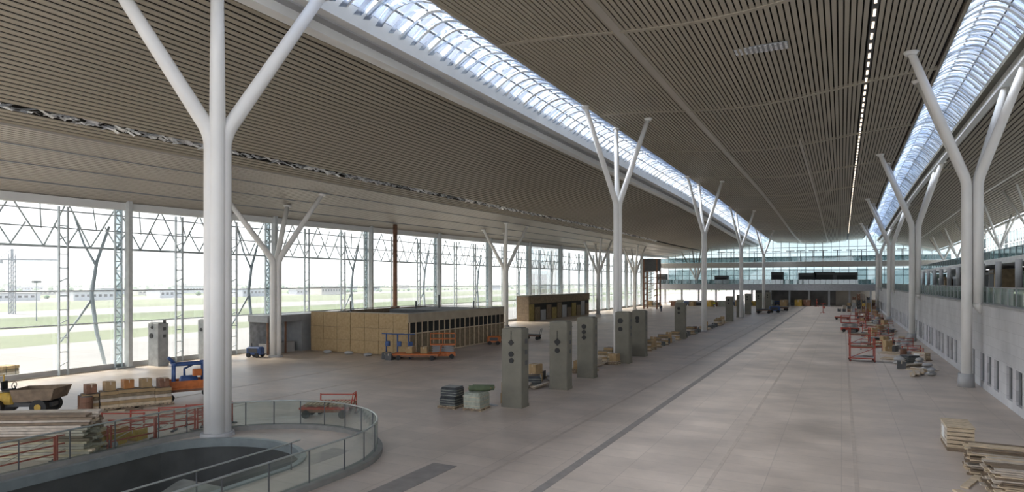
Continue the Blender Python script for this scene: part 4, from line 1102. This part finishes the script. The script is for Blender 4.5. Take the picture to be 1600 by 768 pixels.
# train of tile stacks and carts at the left
a, c = P(122, 645), P(238, 634)
for k in range(5):
    u = k / 4; q = a.lerp(c, u); rz = math.atan2(c.y - a.y, c.x - a.x)
    w_ = ['at the near end of', 'second in', 'in the middle of', 'fourth in', 'cart end of']
    take('pallet', None, (q.x, q.y + .6, 0), rz, 'wooden pallet %s the row by the facade' % w_[k], 'pallets in the row by the facade')
    kk = ['rcase', 'carton', 'ocase', 'carton', 'rcase'][k]
    take(kk, {'rcase': mk_carton(M_rust, 'tool_case'), 'carton': mk_carton(), 'ocase': mk_carton(mat('dull_orange', (.40, .17, .05), .6, var=.2), 'tool_case')}[kk], (q.x + .05, q.y + .6, [.97, 1.045, 1.085, 1.065, 1.015][k] + .02), rz + .2, '%s box on the tile stack %s the row' % (['rust red', 'brown card', 'dull orange', 'brown card', 'rust red'][k], w_[k]), 'boxes on the tile row', scale=.8)
    take('tiles', mk_tiles, (q.x, q.y + .6, .145), rz + random.uniform(-.06, .06), 'strapped tan tile stack %s the row by the facade' % w_[k], 'tile stacks in the row by the facade', scale=[.8, .88, .92, .9, .85][k])
for k in range(3):
    q = a.lerp(c, .2 + .3 * k); take('plankr%d' % k, mk_plank(1.9, [M_woodd, M_wood, M_woodd][k], k), (q.x + .1, q.y - .35 - .3 * k, .0), rz + 1.3, '%s board on the floor before the tile row' % ['dark', 'pale', 'farther dark'][k])
q = P(120, 648); take('drum', mk_drum, (q.x, q.y + .5, 0), 0, 'rust brown drum left of the tile row near the facade')
take('drum', None, (q.x - .68, q.y + .75, 0), 0, 'second rust brown drum, left of the first near the facade')
q = P(282, 627); rz = math.atan2(c.y - a.y, c.x - a.x)
cart = take('cart', mk_trolley(M_orange, 2.9, 1.3, .72, 'tow_cart', .38), (q.x - .5, q.y + .9, 0), rz, 'orange tow cart with black wheels carrying the blue rig')
take('rig', mk_rig, (q.x - .5, q.y + .9, .785), rz, 'blue pump rig standing on the orange tow cart')
q = P(48, 650); take('dumper', mk_dumper, (q.x - 1.2, q.y + .3, 0), ANG + .1, 'small yellow and brown site dumper near the left edge')
for k in range(4):
    take('tiles', None, (-54.9, 21.6 + 1.5 * k, -.25), .05 * k, 'strapped stack of packs outside the glass facade, %s along the terrace' % od(k), 'stacks outside the glass', scale=1.1)
# big timber stack
q = P(46, 722)
board_stack(q.x - .6, q.y + .6, ANG - PI / 2 + .08, 17, 4, 4.4, .30, 'big timber stack outside the balustrade', 'boards in the big timber stack', [M_woodg, M_wood, M_woodg, M_woodd], .05, seed=4, st=.105)
# red barriers along the balustrade
for k in range(5):
    take('barrier', mk_barrier, (-27.15 - .06 * (k % 2), 13.6 + 2.05 * k, 0), PI / 2 + random.uniform(-.06, .06), 'red safety barrier outside the balustrade, %s from its open end' % od(k), 'red barriers along the glass balustrade')
for k in range(4):
    take('barrier', None, (-29.3 + .5 * k, 18.6 + 1.1 * k, 0), .5 + .12 * k, 'red safety barrier in the second line behind the balustrade, %s from the timber' % od(k), 'second line of red barriers')
for k in range(3):
    take('ocase2', mk_carton(MATS['dull_orange'], 'tool_case'), (-28.75, 16.2 + .9 * k, 0), .2 * k, 'dull orange tool case beside the yellow cases, %s from the timber' % od(k), 'orange cases behind the red barriers', scale=.9)
for k in range(6):
    take('sacky', mk_sack, (-27.9 + .3 * (k % 2), 14.2 + .55 * k, 0), random.uniform(-.5, .5), 'pale sack on the floor beside the red barriers', 'sacks beside the red barriers') if k > 3 else take('ycase', mk_carton(M_yellow, 'tool_case'), (-28.0, 15.6 + .95 * k, 0), .1 * k, 'dull yellow tool case behind the red barriers, %s in line' % od(k), 'yellow cases behind the red barriers', scale=.8)
q = P(500, 653)
take('rtrolley', mk_trolley(M_red, 2.6, 1.0, .5, 'flatbed_trolley'), (q.x, q.y + .5, 0), ANG, 'red flatbed trolley behind the round end of the balustrade')
take('barrier', None, (q.x - .1, q.y + 1.5, 0), ANG, 'red safety barrier behind the red flatbed trolley')
for k in range(2): take('pallet', None, (q.x - .55 + 1.15 * k, q.y + .5 + .55 * k, .565), ANG, 'pale pallet on the %s half of the red trolley' % ['left', 'right'][k])
# orange platform group in front of the enclosure
q = P(645, 562)
take('otrolley', mk_trolley(M_orange, 4.2, 1.5, .5, 'platform_trolley'), (q.x, q.y + .6, 0), ANG - .05, 'long orange platform trolley in front of the enclosure')
take('oframe', mk_scissor(M_orange), (q.x + 1.7, q.y + 2.3, 0), ANG + .1, 'orange scissor lift at the corner of the enclosure')
for k, (dx, dy) in enumerate([(-3.4, -.1), (-2.2, .0), (-1.1, .2)]):
    take('bstand', mk_stand(M_blue), (q.x + dx, q.y + dy + .7, 0), .5 * k, 'blue hoist stand before the plywood enclosure, %s from the facade side' % od(k), 'blue hoist stands')
take('case', mk_carton(M_dgrey, 'tool_case'), (q.x - 2.7, q.y - .3, 0), .3, 'dark grey tool case left of the orange trolley')
take('case', None, (q.x - 1.9, q.y - .75, 0), .1, 'dark grey tool case in front of the orange trolley')
take('carton', None, (q.x - .5, q.y + .4, .57), .2, 'brown cardboard box on the left of the orange trolley')
take('carton', None, (q.x + .6, q.y + .9, .57), .5, 'brown cardboard box on the right of the orange trolley')
q = P(772, 538); take('ocomp', mk_engine(M_orange), (q.x, q.y, 0), .4, 'orange wheeled compressor at the far corner of the enclosure')
q = P(400, 556); take('bcomp', mk_engine(M_blue), (q.x + .6, q.y - .6, 0), .2, 'blue wheeled compressor left of the forked column')
q = P(832, 530); take('dtrolley', mk_trolley(M_dgrey, 2.0, .9, .6, 'low_trolley'), (q.x, q.y, 0), .1, 'low dark trolley behind the nearest pillars')
for k, (px, py) in enumerate([(512, 551), (545, 553), (575, 556)]):
    q = P(px, py); take('sack', mk_sack, (q.x, q.y, 0), k * .7, 'pale sack at the foot of the enclosure front, %s from the facade' % od(k), 'sacks before the enclosure')
# right side: red access frames, wooden stacks, scattered rubbish
q = P(1347, 565); take('scaf', mk_scaffold, (q.x, q.y + .7, 0), .05, 'tall red wheeled access frame nearest on the right', None)
q = P(1343, 541); take('scaf', None, (q.x, q.y + .7, 0), .1, 'red wheeled access frame just behind the nearest one')
q = P(1328, 518); take('rscis', mk_scissor(M_red), (q.x, q.y, 0), .1, 'red scissor lift with dark base on the right side')
take('loadd', None, (q.x + .2, q.y - 1.6, 0), 0, 'dark wrapped load in front of the red scissor lift')
q = P(1316, 499); take('rtrolley', None, (q.x, q.y, 0), 0, 'red flatbed trolley far along the right side')
take('scaf', None, (q.x + 3.2, q.y + 1, 0), .2, 'red access frame beside the far red trolley')
q = P(1286, 489); take('rstand', mk_stand(M_red, 'tripod_stand'), (q.x, q.y, 0), .3, 'small red tripod stand alone on the far floor')
q = P(1276, 479); take('rstand', None, (q.x, q.y, 0), 1.3, 'red tripod stand close to the far bridge')
q = P(1478, 702); take('crate', mk_crate, (q.x + .52, q.y + 1.0, 0), 0, 'slatted wooden crate nearest on the right with a white paper', None)
board_stack(5.05, 29.2, PI / 2 - .06, 15, 5, 1.8, .27, 'middle wood stack on the right', 'boards in the middle right stack', [M_wood, M_woodg, M_wood, M_woodd], .06, seed=8)
board_stack(5.75, 26.4, PI / 2 + .05, 16, 7, 2.7, .27, 'largest wood stack at the lower right', 'boards in the largest right stack', [M_wood, M_woodg, M_woodg, M_woodd], .07, seed=9, drop=.16)
take('plankz', mk_plank(2.0, M_wood, 2), (3.9, 25.4, 0), .5, 'pale board fallen in front of the lower right stack')
take('plankz', None, (4.05, 27.6, 0), -.35, 'pale board leaning out between the right stacks')
rng = random.Random(77); got = []; TODO = {}
KS = 'bsbrsgbspswbkrdsrbcsgbr'
for i in range(118):
    yy = 57 + 100 * (i / 118) ** .95 + rng.uniform(-.8, .8)
    for tr_ in range(30):
        xx = rng.uniform(3.9 if yy < 75 else 2.6, 6.4)
        if all(math.hypot(xx - a_, yy - b_) > .98 for a_, b_ in got): break
        yy += .25
    if any(abs(yy - c_) < 2.2 and xx > 5.4 for c_ in (52.6, 90.5, 133, 174)): continue
    got.append((xx, yy)); k = KS[i % len(KS)]
    if yy < 66 and k in 'tpckr': k = 'b' if i % 2 else 's'
    zone = 'near the wall doors' if yy < 75 else ('before the second wall column' if yy < 92 else ('past the second wall column' if yy < 112 else ('before the third wall column' if yy < 132 else 'near the far goods heap')))
    TODO.setdefault(zone, []).append((k, xx, yy))
for zone, td in TODO.items(): putall(sorted(td, key=lambda t: t[2]), zone, rng, 1.2)
# far heap of goods on pallets
hx, hy = P(1343, 487).x, P(1343, 487).y
for j in range(8):
    for i in range(4):
        x, y = hx - 4.2 + 1.02 * j + rng.uniform(-.06, .06), hy + 1.15 * i
        if math.hypot(x - 7.43, y - 174) < 1.6 or x > 7.5: continue
        lv = 1 + min(5.5, 1.4 * j, 1.5 * (9 - j)) * rng.uniform(.5, 1.1) - (1 if i == 0 else 0)
        for l in range(max(1, int(lv))):
            kk = rng.randrange(6)
            take(['carton', 'ycase', 'case', 'rcase', 'pcase', 'wcase'][kk], [mk_carton(), mk_carton(M_yellow, 'tool_case'), mk_carton(M_dgrey, 'tool_case'), mk_carton(M_rust, 'tool_case'), mk_carton(M_concl, 'carton'), mk_carton(M_woodg, 'carton')][kk], (x, y, l * .70), rng.uniform(-.12, .12),
                 '%s box in the big heap of goods at the far right' % ['brown', 'dull yellow', 'dark grey', 'rust red', 'pale grey', 'grey-brown'][kk], 'boxes in the far right heap', scale=1.12)
# goods under the far bridge and by the far pillars
for k in range(22):
    px = 1014 + 11.8 * k + rng.uniform(-3, 3); q = P(px, 476.5 + rng.uniform(0, 2)); kk = k % 6
    if 1112 < px < 1122 or 1030 < px < 1037: continue
    nm = ['tan', 'dark', 'yellow', 'rusty', 'grey', 'blue'][kk]
    if kk in (1, 4): take('loadd' if kk == 1 else 'loadp', None, (q.x, q.y, 0), rng.uniform(-.3, .3), '%s wrapped load under the far bridge, %s from the facade' % (nm, od(k)), 'goods under the far bridge', scale=2.0)
    elif kk == 5: take('bcomp', None, (q.x, q.y, 0), rng.uniform(-.5, .5), 'blue compressor under the far bridge, %s item from the facade' % od(k), 'goods under the far bridge', scale=1.3)
    else: take(['carton', 0, 'ycase', 'rcase'][kk], None, (q.x, q.y, 0), rng.uniform(-.3, .3), '%s box under the far bridge, %s item from the facade' % (nm, od(k)), 'goods under the far bridge', scale=rng.choice([2.2, 3.0]))
for k, (px, py) in enumerate([(1186, 489), (1203, 488), (1214, 485)]):
    q = P(px, py); take('dtrolley' if k != 1 else 'bcomp', None, (q.x + 1, q.y, 0), .2 * k, ['low dark trolley left of the last small pillar', 'blue compressor between two dark trolleys far off', 'low dark trolley at the end of the pillar row'][k], None, scale=1.5)

# ---------------------------------------------------------------- two workers far down the hall
def skinned(name, verts, edges, m, parent=None, sub=1):
    me = bpy.data.meshes.new(name); me.from_pydata([v[0] for v in verts], edges, []); me.materials.append(m)
    o = bpy.data.objects.new(name, me); C.objects.link(o)
    sk = o.modifiers.new('skin', 'SKIN'); sk.use_smooth_shade = True
    ss = o.modifiers.new('sub', 'SUBSURF'); ss.levels = sub; ss.render_levels = sub
    if not me.skin_vertices: me.skin_vertices.new()
    for i, v in enumerate(verts):
        d = me.skin_vertices[0].data[i]; r = v[1]; d.radius = r if isinstance(r, tuple) else (r, r); d.use_root = (i == 0)
    if parent: o.parent = parent
    return o
def worker(label, loc, rz, vest):
    r = thing('person', label, 'person', loc, rz, None)
    V = [((0, 0, .95), (.15, .11)), ((0, 0, 1.15), (.14, .10)), ((0, 0, 1.38), (.17, .11)), ((0, 0, 1.5), .06), ((0, -.01, 1.58), .075), ((0, -.015, 1.68), .085), ((0, 0, 1.74), .06)]
    E = [(0, 1), (1, 2), (2, 3), (3, 4), (4, 5), (5, 6)]
    def add(p, rd, par): V.append((p, rd)); E.append((par, len(V) - 1)); return len(V) - 1
    legs, arms = [], []
    for s in (-1, 1):
        k = add((s * .1, 0, .86), .09, 0); kn = add((s * .11, -.04 * s, .48), .06, k); an = add((s * .12, .06 * s, .09), .042, kn); add((s * .13, .06 * s - .16, .04), .035, an)
        legs.append([(s * .1, 0, .9), (s * .11, -.04 * s, .48), (s * .12, .06 * s, .1)])
        sh = add((s * .2, 0, 1.42), .06, 2); el = add((s * .27, .02, 1.13), .045, sh); wr = add((s * .26, -.1, .9), .03, el); pm = add((s * .26, -.13, .83), (.035, .018), wr)
        arms.append([(s * .2, 0, 1.42), (s * .27, .02, 1.13), (s * .26, -.1, .92)])
        for f_ in range(4): k2 = add((s * .26 + (f_ - 1.5) * .02, -.16, .78), .009, pm); add((s * .26 + (f_ - 1.5) * .02, -.15, .74 + abs(f_ - 1.4) * .008), .008, k2)
        th = add((s * .22, -.15, .82), .011, pm); add((s * .21, -.17, .79), .009, th)
    skinned('body', V, E, M_skin, r)
    b = MB()
    for L in legs: b.sweep(L, [.125, .085, .075], 10)
    b.sweep([(0, 0, .86), (0, 0, 1.0)], [.19, .17], 12); b.build('trousers', M_navy, r, smooth=True)
    b = MB(); b.sweep([(0, 0, .93), (0, 0, 1.15), (0, 0, 1.38), (0, 0, 1.47)], [.2, .19, .22, .1], 12)
    for L in arms: b.sweep(L, [.085, .065, .055], 8)
    b.build('jacket', vest, r, smooth=True)
    b = MB(); b.sweep([(0, -.01, 1.68), (0, -.01, 1.72), (0, -.01, 1.78), (0, -.01, 1.81)], [.13, .12, .09, .03], 12); b.box((0, -.13, 1.69), (.16, .1, .015)); b.build('helmet', M_yellow, r, smooth=True)
    return r
q = P(1116, 480); worker('standing worker in a yellow high-visibility jacket far down the hall', (q.x, q.y, 0), .4, M_vest)
q = P(1033, 487); worker('distant worker in dark clothes standing alone on the open floor', (q.x, q.y, 0), -.3, M_navy)
